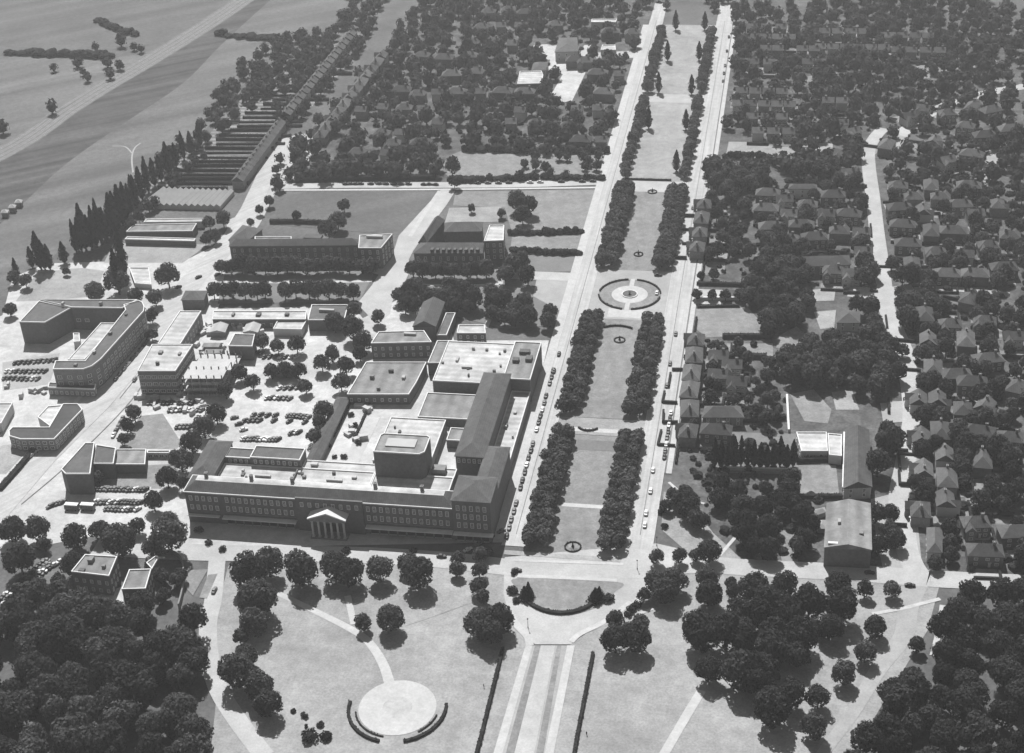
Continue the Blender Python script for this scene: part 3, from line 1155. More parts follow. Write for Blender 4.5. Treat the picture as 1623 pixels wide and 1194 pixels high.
strip('road', [(1630, 932), (1500, 920), (1462, 915), (1440, 880), (1432, 830), (1425, 790), (1436, 730), (1446, 660), (1440, 600), (1434, 560), (1418, 520), (1407, 495), (1402, 460), (1397, 420), (1390, 370), (1383, 310), (1377, 265), (1377, 238), (1387, 218), (1400, 204)], (9, 8), 'road', .1)
patch('forecourt', [(1380, 792), (1420, 782), (1450, 785), (1462, 905), (1400, 905), (1390, 860)], 'road_mid', .085)
patch('forecourt', [(1395, 640), (1440, 635), (1446, 668), (1400, 672)], 'road_mid', .085)
strip('side_road', [(1345, 462), (1395, 466), (1450, 460)], 12, 'road', .095)
strip('side_road', [(1450, 460), (1500, 458), (1600, 468)], 5, 'road_mid', .095, False)
strip('side_road', [(1425, 215), (1450, 196), (1478, 178), (1520, 160), (1590, 143), (1680, 130)], 9, 'road', .095)
strip('side_road', [(1430, 255), (1428, 235), (1432, 215), (1450, 196)], 6, 'road_mid', .094, False)
patch('lawn', [(1185, 108), (1255, 107), (1258, 122), (1185, 122)], 'lawn_pale', .05, False)
patch('lawn', [(1272, 107), (1328, 107), (1326, 130), (1272, 130)], 'lawn', .05, False)
patch('lawn', [(1155, 225), (1320, 228), (1320, 255), (1150, 250)], 'lawn_pale', .05, False)
patch('lawn', [(1452, 105), (1520, 95), (1575, 92), (1590, 108), (1540, 120), (1460, 125)], 'lawn', .05, False)
patch('lawn', [(1103, 490), (1185, 488), (1210, 515), (1215, 532), (1120, 535), (1100, 520)], 'lawn', .06, False)
patch('lawn', [(1105, 410), (1150, 408), (1148, 435), (1103, 437)], 'lawn', .06, False)
patch('lawn', [(1236, 532), (1262, 518), (1298, 548), (1270, 560), (1230, 552)], 'lawn', .06, False)
patch('lawn', [(1288, 460), (1325, 455), (1322, 477), (1285, 478)], 'lawn_pale', .06)
patch('lawn', [(1290, 495), (1325, 492), (1322, 520), (1300, 522)], 'lawn_pale', .06)
patch('lawn', [(1152, 545), (1225, 545), (1225, 565), (1150, 562)], 'lawn', .06, False)
patch('lawn', [(1122, 605), (1190, 605), (1188, 625), (1122, 622)], 'lawn', .06, False)
patch('lawn', [(1252, 625), (1290, 618), (1318, 650), (1312, 672), (1275, 668)], 'lawn', .06, False)
patch('lawn', [(1318, 622), (1350, 618), (1362, 650), (1325, 650)], 'lawn_pale', .06, False)
patch('lawn', [(1262, 738), (1325, 738), (1330, 785), (1262, 785)], 'lawn', .06, False)
patch('lawn', [(1052, 780), (1090, 790), (1130, 845), (1190, 900), (1100, 885), (1048, 840)], 'lawn_pale', .06, False)
patch('lawn', [(1230, 840), (1258, 832), (1265, 890), (1240, 895)], 'lawn', .06, False)
patch('lawn', [(1530, 760), (1582, 758), (1582, 782), (1532, 782)], 'lawn', .06, False)
patch('lawn', [(1530, 790), (1570, 790), (1568, 815), (1532, 815)], 'lawn', .06, False)
patch('lawn', [(1130, 685), (1262, 688), (1262, 752), (1135, 750)], 'lawn_dark', .05, False)
strip('lane', [(1556, 295), (1570, 260), (1578, 235), (1590, 215)], 7, 'road_mid', .09, False)
patch('lawn', [(1440, 215), (1500, 215), (1520, 245), (1450, 255)], 'field_mid', .05, False)
strip('garden_path', [(1128, 895), (1175, 840), (1198, 800)], 1.5, 'path', .09, False)
strip('path', [(1060, 765), (1090, 790), (1120, 800)], 1.3, 'path', .09, False)

# ================================================================ THE DEPARTMENT STORE
fy = -216.0
t = thing('department_store', 'long dark brick department store with a pedimented portico facing the park', 'department store', (-102, fy, 0))
front = rect(-168, -52.2, fy, -204.5)
block(t, front, 16, wall='brick', roof='slate', kind='mansard', rise=3.2)
block(t, rect(-170.5, -160.2, -204.3, -176), 14.6, wall='brick', roof='slate', kind='hip', rise=3)
block(t, rect(-160, -148, -187, -179.8), 14, wall='brick', roof='slate', kind='flat')
block(t, rect(-147.9, -125.3, -188, -179.2), 15.4, wall='brick', roof='slate', kind='flat')
block(t, rect(-159.9, -92, -204.3, -188.2), 11.4, wall='brick_mid', roof='whiteroof')
block(t, rect(-125.1, -57.2, -188.1, -181.8), 11.1, wall='brick_mid', roof='whiteroof')
block(t, rect(-91.8, -57.3, -204.3, -188.3), 11.2, wall='brick_mid', roof='whiteroof', reg=False)
tw = [(-91, -190.6), (-71, -190.6), (-69, -188.6), (-69, -177.6), (-70.5, -176.4), (-89.8, -176.4), (-91, -178)]
block(t, tw, 24, z0=11, wall='brick', roof='felt', reg=False)
roof_box(t, -80.5, -183, 13, 6, 24.05, .5)
roof_box(t, -64.5, -184.5, 6, 4, 11.2, 2.6, 'plant_room', 'brick_mid')
block(t, rect(-52, -36, fy - .6, -199.2), 20.4, wall='brick', roof='slate', kind='hip', rise=3.6)
block(t, rect(-46, -36.4, -199, -168.2), 14.6, wall='brick', roof='slate', kind='hip', rise=2.6)
block(t, rect(-58.6, -46.2, -177.2, -108.4), 15, wall='brick', roof='slate', kind='hip', rise=3.2)
block(t, rect(-46, -37.2, -168, -108.4), 5.6, wall='brick_mid', roof='whiteroof')
block(t, rect(-84, -50.3, -108.2, -71), 9, wall='brick', roof='whiteroof')
block(t, rect(-50, -37, -108.2, -74), 12.2, wall='brick', roof='felt')
for k, (x, y, w, d) in enumerate(((-43.5, -84, 5, 3), (-40.5, -90, 3, 4), (-46.5, -92, 3, 3))):
    roof_box(t, x, y, w, d, 12.2, 1.6, 'roof_vent', 'slate')
for x, y, w, d in ((-70, -95, 5, 1.2), (-76, -88, 1.2, 4), (-108, -196, 7, 1.2), (-140, -196, 7, 1.2), (-120, -185, 3, 2), (-100, -193, 2, 1.5)):
    roof_box(t, x, y, w, d, 9.05 if y > -100 else 11.4, 1.0)
mb = MB()
for y in (-204.6, -197):
    mb.box(-126.3, -125.7, y, y + 7, 11.4, 12.6)
part(mb, 'parapet_wall', M['brick'], t)
# facade: two rows of tall windows over a shop floor
cen = (-119, -90)
zc = 16
mb = MB()
mb.prism(rect(cen[0], cen[1], fy - .9, fy - .02), 0, 16.9, 0)
part(mb, 'centre_bay', M['brick'], t)
windows(t, (-151, fy), (-120, fy), (11.6, 7.0), 11, 1.35, 2.5, bars=2)
windows(t, (-89.5, fy), (-53, fy), (11.6, 7.0), 13, 1.35, 2.5, bars=2)
windows(t, (-167, fy), (-153, fy), (11.6, 7.0), 5, 1.35, 2.3, bars=2)
windows(t, (-118, fy - .9), (-91, fy - .9), (12.6,), 8, 1.35, 2.2, bars=2)
windows(t, (-51, fy - .6), (-37, fy - .6), (15.6, 11.4, 7.0), 5, 1.35, 2.5, bars=2)
windows(t, (-58.4, -177.2), (-47, -177.2), (11.9,), 5, 1.2, 1.9)
windows(t, (-159, -187), (-149, -187), (11.7,), 4, 1.2, 1.7)
windows(t, (-147, -188), (-126, -188), (12.6,), 8, 1.2, 1.9)
windows(t, (-83, -108.2), (-60, -108.2), (4.5,), 6, 1.4, 2)
SHOPW = []
for a, b, n in ((-151, -121, 8), (-88, -53, 9), (-51, -37, 4)):
    for i in range(n):
        x = a + (b - a) * (i + .5) / n
        w = (b - a) / n * .8
        mb = MB()
        mb.box(x - w / 2, x + w / 2, fy - (.66 if a == -51 else .08), fy + .05, .5, 3.5, 1)
        mb.box(x - w / 2 - .1, x + w / 2 + .1, fy - (.8 if a == -51 else .2), fy + .02, 3.5, 3.9, 0)
        mb.box(x - w / 2 - .1, x + w / 2 + .1, fy - (.8 if a == -51 else .2), fy + .02, .2, .5, 0)
        part(mb, 'shop_window', [M['stone'], M['glass']], t)
mb = MB()
mb.box(-152, -119.6, fy - 2.6, fy + .02, 4.3, 4.75)
mb.box(-89.4, -52.3, fy - 2.6, fy + .02, 4.3, 4.75)
mb.box(-51.9, -35.2, fy - 2.9, fy - .58, 4.3, 4.75)
mb.box(-167.8, -153.6, fy - 1.6, fy + .02, 4.1, 4.5)
part(mb, 'canopy', M['coping'], t)
mb = MB()
mb.box(-151, -120, fy - .25, fy + .02, 6.0, 6.3)
mb.box(-89, -53, fy - .25, fy + .02, 6.0, 6.3)
part(mb, 'string_course', M['brick_mid'], t)
# portico
p0, p1, py0 = -112, -97.2, fy - 5.6
mb = MB()
mb.box(p0 - .5, p1 + .5, py0 - .6, fy - .95, 0, .6)
part(mb, 'portico_steps', M['brick_mid'], t)
for i in range(6):
    mb = MB()
    x = p0 + .6 + (p1 - p0 - 1.2) * i / 5
    mb.box(x - .65, x + .65, py0 - .05, py0 + 1.25, .6, .9)
    mb.cyl(x, py0 + .6, .52, .43, .9, 8.6, 12)
    mb.box(x - .6, x + .6, py0, py0 + 1.2, 8.6, 8.95)
    part(mb, 'column', M['render'], t)
mb = MB()
mb.box(p0 - .3, p1 + .3, py0 - .2, fy - .95, 8.95, 10.0)
part(mb, 'entablature', M['brick_mid'], t)
mb = MB()
a, b, c = p0 - .9, p1 + .9, (p0 + p1) / 2
for y0, y1, rz_ in ((py0 - .7, fy - .95, .55),):
    for q in ((a, c), (b, c)):
        mb.face([(q[0], y0, 10.0), (q[1], y0, 13.2), (q[1], y1, 13.2), (q[0], y1, 10.0)])
        mb.face([(q[0], y0, 10.0), (q[1], y0, 13.2), (q[1], y0, 13.2 + rz_), (q[0], y0, 10.0 + rz_)])
        mb.face([(q[0], y0, 10.0 + rz_), (q[1], y0, 13.2 + rz_), (q[1], y1, 13.2 + rz_), (q[0], y1, 10.0 + rz_)])
part(mb, 'pediment_roof', M['coping'], t)
mb = MB()
mb.face([(p0 - .3, py0 - .1, 10.0), (p1 + .3, py0 - .1, 10.0), (c, py0 - .1, 13.0)])
part(mb, 'tympanum', M['brick_mid'], t)
mb = MB()
mb.box(-108, -101.2, fy - 1.05, fy - .88, .6, 4.2)
part(mb, 'entrance_door', M['glass'], t)

# store yard
def shed(name, label, poly, z, px=True, zz=None, **k):
    return bldg(name, label, k.pop('cat', 'shed'), [dict(p=poly, z=z, **k)] if px else [dict(w=poly, z=z, **k)])


shed('yard_shed', 'low pale roofed shed behind the tower of the department store', rect(-98, -72, -171, -136), 5.5, False, wall='brick_mid', roof='whiteroof')
shed('long_shed', 'long narrow dark roofed shed along the edge of the store yard', rect(-128.6, -122.8, -174, -118), 3.2, False, wall='brick_mid', roof='slate', kind='hip', rise=1.6)
shed('loading_dock', 'dark loading shed with pale roof edge beside the store wing', rect(-86, -60, -133, -112), 4.6, False, wall='brick', roof='felt')
shed('yard_store', 'small square brick store with white coping beside the store wing', rect(-69, -60.5, -150, -140), 4.2, False, wall='brick', roof='felt')
strip('yard_lane', [(-110, -176), (-109, -128)], 7, 'path', .07, False, True)
# building behind with wide grey roof
bldg('workshop', 'wide grey flat roofed workshop left of the store rear wing', 'workshop', [dict(p=[(580, 575), (676, 575), (660, 607), (648, 626), (550, 626)], z=5.5, wall='brick', roof='felt', zs=(1.8,), step=3.5, sides=False)])
t8 = bldg('long_hall', 'two storey dark hall with pale rooflights behind the grey workshop', 'hall', [dict(p=[(600, 527), (672, 525), (684, 543), (588, 545)], z=9, wall='brick', roof='felt', zs=(1.5, 5.2), step=3.6), ])
x, y = gz(650, 531, 9)
roof_box(t8, x, y, 6, 1.6, 9, 1.2)
bldg('chapel_hall', 'dark gable roofed hall running away behind the long dark hall', 'hall', [dict(p=[(672, 480), (704, 480), (690, 518), (655, 518)], z=9, wall='brick', roof='slate', kind='hip', rise=3.2, gable=True), dict(p=[(707, 497), (722, 497), (708, 532), (692, 532)], z=5, wall='brick', roof='slate')])
bldg('annexe', 'low grey roofed link building left of the white rear roof', 'annexe', [dict(p=[(693, 541), (717, 541), (701, 576), (678, 576)], z=7, wall='brick', roof='felt')])
bldg('pavilion', 'small pale roofed dark walled pavilion behind the white store roof', 'pavilion', [dict(p=[(727, 516), (768, 516), (770, 529), (724, 529)], z=7, wall='brick', roof='whiteroof', zs=(1.2, 4.2), step=3, sides=False)])
shed('corner_hut', 'small white roofed hut on the store rear roof side yard', [(775, 545), (792, 545), (790, 553), (773, 553)], 3, wall='render', roof='whiteroof')

# colleges
tc = bldg('college', 'long dark three storey college with a row of street trees in front', 'college', [
    dict(p=[(366, 382), (567, 381), (569, 389), (364, 391)], z=11.5, wall='brick', roof='slate', kind='hip', rise=2.6, zs=(1.5, 4.8, 8.0), step=4.3, sides=False, wh=2.0),
    dict(p=[(570, 374), (612, 372), (622, 372), (604, 394), (568, 394)], z=12.5, wall='brick', roof='felt', zs=(1.8, 5.4, 9.0), step=4, wh=2.2),
    dict(p=[(404, 376), (462, 376), (462, 381), (404, 381)], z=12.5, wall='brick', roof='felt'),
    dict(p=[(385, 358), (415, 364), (392, 382), (363, 381)], z=11, wall='brick', roof='slate', kind='hip', rise=3)])
x, y = gz(594, 377, 12.5)
roof_box(tc, x, y, 9, 2, 12.5, 1.4)
x, y = gz(475, 377, 8)
roof_box(tc, x + 8, y, 10, 5, 8, 1.4, 'rear_roof', 'slate_pale')
tb = bldg('town_hall', 'courtyard brick building with dormered roof and pale flat wing beside the lane', 'public building', [
    dict(p=[(667, 386), (766, 386), (764, 402), (656, 402)], z=9.5, wall='brick', roof='slate', kind='hip', rise=3.4, zs=(1.5, 5.4), step=3.8, sides=False, wh=2.1),
    dict(p=[(690, 346), (704, 350), (676, 385), (664, 385)], z=9.0, wall='brick', roof='slate', kind='hip', rise=3.4),
    dict(p=[(776, 358), (799, 358), (798, 382), (767, 383)], z=12.5, wall='brick', roof='whiteroof', zs=(1.8, 5.4, 9.0), step=3.4, wh=2.1),
    dict(p=[(707, 354), (765, 353), (763, 367), (705, 368)], z=9.2, wall='brick', roof='slate', kind='hip', rise=3.2)])
mb = MB()
for i in range(9):
    u = i / 8
    ax, ay = gz(685 + 72 * u, 398.5, 10.4)
    mb2 = MB()
    mb2.box(ax - .8, ax + .8, ay - .8, ay + 1.6, 10.0, 11.8)
    part(mb2, 'dormer', M['slate'], tb)

# left industrial quarter
td = bldg('factory', 'large dark flat roofed factory with rounded corners and a white roof edge', 'factory', [
    dict(p=[(229, 487), (228, 494), (160, 570), (146, 581), (132, 586), (84, 586), (88, 573), (135, 573), (199, 492), (196, 484), (220, 477), (226, 480)], z=13.5, wall='brick_mid', roof='slate', zs=(1.4, 4.8, 8.2), step=4.0, ww=2.2, wh=1.8),
    dict(p=[(64, 476), (218, 476), (194, 489), (114, 488)], z=13.2, wall='brick', roof='slate', zs=(5, 9), step=4.5, ww=2.2, sides=False),
    dict(p=[(62, 478), (112, 489), (71, 512), (31, 511)], z=12.6, wall='brick', roof='slate', zs=(1.5, 5, 8.4), step=4.4, ww=2)])
for poly, z, m in (([(160, 512), (189, 512), (137, 571), (105, 571)], 5, 'whiteroof'), ([(124, 490), (196, 490), (194, 495), (122, 495)], 13.9, 'coping'), ([(130, 521), (152, 523), (146, 534), (128, 534)], 4.0, 'whiteroof')):
    pass
shed('flat_shed', 'pale flat roofed range in the court of the rounded factory', [(160, 513), (186, 513), (134, 571), (108, 571)], 8, wall='render', roof='whiteroof')
shed('court_shed', 'small white shed standing in the factory court', [(116, 529), (126, 529), (127, 542), (117, 543)], 4, wall='render', roof='whiteroof')
shed('entrance_block', 'low front block under the rounded end of the factory', [(78, 607), (152, 610), (150, 618), (76, 615)], 4.5, wall='brick_mid', roof='slate', zs=(1.2,), step=2.5)
bldg('streamlined_works', 'low grey works with a rounded end beside the diagonal road', 'works', [
    dict(p=[(60, 662), (76, 645), (99, 643), (79, 676)], z=6, wall='render', roof='whiteroof'),
    dict(p=[(100, 641), (124, 641), (131, 650), (86, 697), (32, 697), (15, 692), (14, 684), (20, 678), (78, 678)], z=6.5, wall='brick_mid', roof='slate_pale', zs=(1, 3.8), step=3, ww=1.8)])
bldg('white_roofed_works', 'square dark walled works with a wide white flat roof', 'works', [dict(p=[(218, 589), (241, 547), (306, 547), (278, 589)], z=13.5, wall='brick', roof='whiteroof', zs=(1.6, 5.4, 9.4), step=3.0, ww=2.4, wh=1.8)])
bldg('white_roofed_shed', 'narrow white flat roofed shed behind the square works', 'works', [dict(p=[(285, 494), (319, 494), (286, 546), (250, 546)], z=8.5, wall='brick_mid', roof='whiteroof', zs=(2, 5), step=4, wh=1.2)])
bldg('gate_house', 'dark square lodge at the bend of the works road', 'lodge', [dict(p=[(295, 462), (328, 462), (322, 476), (288, 476)], z=6, wall='brick', roof='slate', kind='hip', rise=2.5)])
bldg('cinema', 'tall windowless dark brick hall beside the diagonal road', 'cinema', [
    dict(p=[(135, 703), (150, 703), (143, 752), (104, 752), (97, 745)], z=11, wall='brick', roof='slate'),
    dict(p=[(152, 706), (184, 711), (180, 736), (148, 736)], z=8, wall='brick', roof='slate')])
bldg('drill_hall', 'low grey roofed building right of the windowless dark hall', 'hall', [dict(p=[(184, 713), (232, 713), (230, 737), (182, 737)], z=5, wall='brick', roof='felt')])
bldg('garage_row', 'row of dark fronted lock up garages below the grey lawn', 'garages', [dict(p=[(234, 715), (270, 715), (269, 719), (233, 719)], z=2.6, wall='brick', roof='slate', zs=(.3,), step=2.6, ww=2.2, wh=1.9, sides=False)])
bldg('left_edge_shed', 'long pale roofed shed at the left edge beside the lawn', 'shed', [dict(p=[(-30, 640), (20, 640), (2, 672), (-50, 672)], z=5, wall='render', roof='whiteroof')])
bldg('long_white_shed', 'very long narrow white roofed shed below the street trees', 'shed', [dict(p=[(338, 494), (486, 494), (485, 507), (337, 507)], z=5, wall='brick', roof='whiteroof', zs=(1.2,), step=4, sides=False)])
bldg('white_annexe', 'white roofed annexe in front of the very long white shed', 'shed', [dict(p=[(440, 509), (486, 509), (478, 523), (433, 522)], z=4, wall='render', roof='whiteroof')])
t9 = bldg('dark_workshop', 'dark roofed workshop at the right end of the long white shed', 'workshop', [dict(p=[(494, 484), (552, 484), (546, 508), (488, 508)], z=6.5, wall='brick', roof='slate')])
x, y = gz(518, 494, 6.6)
roof_box(t9, x, y, 8, 1.6, 6.6, 1.4)
bldg('dark_store', 'plain dark brick store among the parked vans', 'warehouse', [dict(p=[(372, 530), (404, 531), (400, 550), (362, 549)], z=8, wall='brick', roof='slate')])
for i, (x0, y0, x1, y1) in enumerate(((333, 513, 362, 527), (386, 513, 414, 527), (322, 545, 352, 550), (325, 555, 356, 560), (318, 566, 350, 573), (430, 586, 470, 590))):
    bldg('store_hut', ('pale asbestos hut left of its twin behind the works', 'pale asbestos hut right of its twin behind the works', 'uppermost of three thin pale huts beside the white works', 'middle one of three thin pale huts beside the white works', 'lowest of three thin pale huts beside the white works', 'narrow pale hut above the big car park')[i], 'hut', [dict(p=[(x0 + 6, y0), (x1, y0), (x1 - 6, y1), (x0, y1)], z=3, wall='brick_mid', roof='asbestos', kind='hip', rise=1.2, gable=True)])
# glasshouses and nursery sheds at the poplars
tg = thing('glasshouse', 'broad pale ridged glasshouse block beside the poplars', 'glasshouse', gz(300, 318) + (0,))
g0, g1, g2, g3 = gz(222, 331, 0), gz(350, 334, 0), gz(372, 309, 0), gz(257, 305, 0)
n = 13
for k in range(n):
    def mixp(a, b, u):
        return (a[0] + (b[0] - a[0]) * u, a[1] + (b[1] - a[1]) * u)
    a, b = mixp(g0, g1, k / n), mixp(g0, g1, (k + .96) / n)
    c, d = mixp(g3, g2, (k + .96) / n), mixp(g3, g2, k / n)
    mb = MB()
    mb.prism([a, b, c, d], 0, 2.4, 0, False)
    mb.hip([a, b, c, d], 2.6, 1.5, .0, True)
    part(mb, 'glazed_bay', M['skylight'], tg)
BLOCK.append([g0, g1, g2, g3])
for nm, lab, p, z, w, r in (('nursery_shed', 'long grey roofed nursery shed with pale edge below the glasshouse', [(212, 357), (312, 355), (305, 367), (200, 368)], 4.5, 'brick', 'felt'),
                            ('nursery_shed', 'narrow white roofed nursery shed behind the long grey one', [(232, 348), (324, 347), (322, 352), (228, 353)], 4, 'render', 'whiteroof'),
                            ('nursery_shed', 'thin white roofed nursery shed beside the pale lawn', [(202, 376), (310, 379), (308, 383), (198, 380)], 3.2, 'brick', 'whiteroof'),
                            ('nursery_shed', 'low pale shed beside the tall twin poplars', [(205, 425), (236, 425), (240, 452), (214, 450)], 2.6, 'render', 'whiteroof')):
    bldg(nm, lab, 'shed', [dict(p=p, z=z, wall=w, roof=r)], 'nursery sheds')
# the two flat roofed blocks by the wood, lower left
bldg('clinic', 'dark brick block with pale parapet in the trees at lower left', 'clinic', [dict(p=[(113, 907), (135, 880), (186, 883), (173, 914)], z=10, wall='brick', roof='felt', zs=(1.5, 5.5), step=3)])
bldg('clinic', 'narrow brick block with white parapet next to the walled garden', 'clinic', [dict(p=[(193, 935), (205, 904), (240, 903), (231, 934)], z=9, wall='brick', roof='felt', zs=(1.5, 5.2), step=3), dict(p=[(232, 893), (247, 882), (252, 884), (241, 903)], z=6, wall='brick', roof='felt')])
t = thing('garden_wall', 'curved brick wall round the small garden beside the lane', 'wall', gz(285, 920) + (0,))
path = catmull(gp([(246, 880), (272, 880), (287, 890), (292, 910), (290, 940), (284, 965)]))
L, R = ribbon_poly(path, .6)
mb = MB()
for i in range(len(path) - 1):
    mb.prism([R[i], R[i + 1], L[i + 1], L[i]], 0, 2.6)
part(mb, 'brickwork', M['brick_mid'], t)
patch('yard', [(125, 955), (195, 930), (196, 960), (140, 972)], 'yard', .07)
# right side: assembly hall, long slated range
th = bldg('assembly_hall', 'big plain grey roofed hall with a white lintel and arched front window', 'hall', [dict(p=[(1311, 799), (1379, 799), (1381, 872), (1307, 868)], z=9.5, wall='brick', roof='felt', kind='hip', rise=2.2, gable=True, over=.3)])
x0, y0 = gz(1308, 893)
x1, y1 = gz(1380, 899)
mb = MB()
mb.box(x0 + .5, x0 + 10.5, y0 - 1.0, y0 + .3, 9.6, 11.0)
part(mb, 'lintel', M['coping'], th)
xm = (x0 + x1) / 2 + 1
mb = MB()
pts = [(xm + 4.8 * math.cos(PI * k / 12), 3.2 + 3.6 * math.sin(PI * k / 12)) for k in range(13)]
mb.face([(px, y0 - .25, pz) for px, pz in ([(xm + 4.8, 1.0)] + pts + [(xm - 4.8, 1.0)])])
part(mb, 'arched_window', M['glass'], th)
mb = MB()
for (ax, az), (bx, bz) in zip(pts, pts[1:]):
    mb.face([(ax, y0 - .5, az), (bx, y0 - .5, bz), (xm + (bx - xm) * 1.15, y0 - .5, 3.2 + (bz - 3.2) * 1.15), (xm + (ax - xm) * 1.15, y0 - .5, 3.2 + (az - 3.2) * 1.15)])
mb.box(xm - 4, xm + 4, y0 - 1.2, y0 - .3, 3.0, 3.3)
mb.box(xm - 2, xm + 2, y0 - 1.0, y0 - .3, 1.0, 2.4)
part(mb, 'window_surround', M['stone'], th)
bldg('slated_range', 'long dark slated range with white end walls behind the big hall', 'school', [dict(p=[(1341, 685), (1376, 683), (1381, 772), (1338, 774)], z=6, wall='render', roof='slate', kind='hip', rise=3, zs=(1.2, 3.6), step=4, gable=True)])
bldg('pale_pavilion', 'pale roofed pavilion left of the long dark slated range', 'pavilion', [dict(p=[(1262, 686), (1310, 686), (1312, 716), (1270, 716)], z=4, wall='render', roof='whiteroof', zs=(1,), step=4), dict(p=[(1312, 688), (1334, 690), (1334, 724), (1314, 722)], z=4.4, wall='render', roof='whiteroof')])
bldg('long_villa', 'long low dark roofed villa above the row of dark conifers', 'house', [dict(p=[(1118, 645), (1172, 645), (1178, 662), (1114, 662)], z=5, wall='brick_mid', roof='slate_pale', kind='hip', rise=3, zs=(1, 3.2), step=4)])
bldg('glasshouse', 'small white lean to glasshouses left of the big hall', 'glasshouse', [dict(p=[(1278, 812), (1306, 806), (1308, 812), (1282, 820)], z=2.4, wall='skylight', roof='skylight', kind='hip', rise=1.2), dict(p=[(1296, 826), (1309, 826), (1309, 838), (1296, 838)], z=2.4, wall='skylight', roof='skylight', kind='hip', rise=1.2)])
bldg('white_walled_house', 'white walled house with grey roof beside the right hand road', 'house', [dict(p=[(1470, 838), (1492, 838), (1492, 876), (1470, 876)], z=5, wall='stone', roof='slate_pale', kind='hip', rise=2.6, zs=(1, 3), step=3.5)])
bldg('grey_villa', 'grey pitched roof villa beyond the big dark grove', 'house', [dict(p=[(1328, 496), (1362, 495), (1362, 512), (1327, 512)], z=5, wall='render', roof='slate_pale', kind='hip', rise=3, zs=(1, 3.2), step=4)])
bldg('shopping_parade', 'long pale flat fronted terrace near the back road bend', 'terrace', [dict(p=[(1252, 294), (1294, 294), (1294, 300), (1250, 300)], z=6, wall='stone', roof='slate_pale', kind='hip', rise=2, zs=(1, 3.6), step=4)])
bldg('long_grey_terrace', 'long grey roofed building above the side street trees', 'terrace', [dict(p=[(1258, 408), (1345, 406), (1348, 420), (1256, 424)], z=6, wall='brick_mid', roof='slate_pale', kind='hip', rise=3, zs=(1, 3.6), step=4)])
# school at the top
bldg('school', 'dark hip roofed school among white yards, top centre', 'school', [dict(p=[(887, 61), (914, 60), (916, 82), (880, 83)], z=7, wall='render', roof='slate_pale', kind='hip', rise=3, zs=(1, 4), step=5), dict(p=[(846, 100), (868, 99), (864, 112), (843, 112)], z=5, wall='render', roof='slate', kind='hip', rise=2)])
bldg('school_hall', 'white roofed rounded hall left of the school yard', 'school', [dict(p=[(824, 114), (858, 113), (861, 120), (858, 133), (820, 134)], z=6, wall='brick', roof='whiteroof', zs=(1.5,), step=5)])
bldg('school_wing', 'low pale roofed school range right of the white yard', 'school', [dict(p=[(955, 72), (975, 72), (976, 80), (952, 80)], z=4, wall='render', roof='whiteroof')])
bldg('farm_shed', 'long pale roofed shed beside the top of the left mall road', 'shed', [dict(p=[(938, 31), (978, 31), (976, 36), (937, 36)], z=5, wall='render', roof='whiteroof')])
for i, (x, y) in enumerate(((8, 336), (20, 328), (30, 320))):
    bldg('farm_building', ('pale farm shed', 'larger pale farm shed', 'farthest pale farm shed')[i] + ' at the left edge below the railway', 'shed', [dict(p=[(x - 4, y - 2), (x + 5, y - 2), (x + 3, y + 2), (x - 6, y + 2)], z=3, wall='brick_mid', roof='asbestos', kind='hip', rise=1.5)])

# building under construction beside the white roofed works: an open frame of posts and floor slabs
fp = gp([(296, 627), (356, 627), (384, 572), (330, 570)])
tf = thing('building_frame', 'open frame of posts and floors of a building going up beside the square works', 'building frame', center(fp))
BLOCK.append(fp)


def quad(u, v):
    a, b_ = [fp[0][k] + (fp[1][k] - fp[0][k]) * u for k in (0, 1)], [fp[3][k] + (fp[2][k] - fp[3][k]) * u for k in (0, 1)]
    return (a[0] + (b_[0] - a[0]) * v, a[1] + (b_[1] - a[1]) * v)


for z, vmax in ((3.4, 1), (6.8, .8), (10.2, .45)):
    mb = MB()
    mb.prism([quad(-.03, -.03), quad(1.03, -.03), quad(1.03, vmax), quad(-.03, vmax)], z - .3, z, 0, True, True)
    part(mb, 'floor_slab', M['render'], tf)
for i in range(6):
    for j in range(5):
        x, y = quad(i / 5, j / 4)
        z1 = 10.2 + 1.2 if j / 4 < .45 else (6.8 + 2.2 if j / 4 < .8 else 5.6)
        mb = MB()
        mb.box(x - .25, x + .25, y - .25, y + .25, 0, z1)
        part(mb, 'post', M['brick_mid'], tf)
for j in range(3):
    x0, y0 = quad(-.06, j * .25)
    mb = MB()
    for k in range(5):
        xa, ya = quad(-.06 + k * .28, -.09)
        mb.box(xa - .07, xa + .07, ya - .07, ya + .07, 0, 12)
    za = 2 + j * 3.4
    xa, ya = quad(-.06, -.09)
    xb, yb = quad(1.06, -.09)
    mb.face([(xa, ya, za), (xb, yb, za), (xb, yb, za + .25), (xa, ya, za + .25)])
    part(mb, 'scaffold', M['frame'], tf)
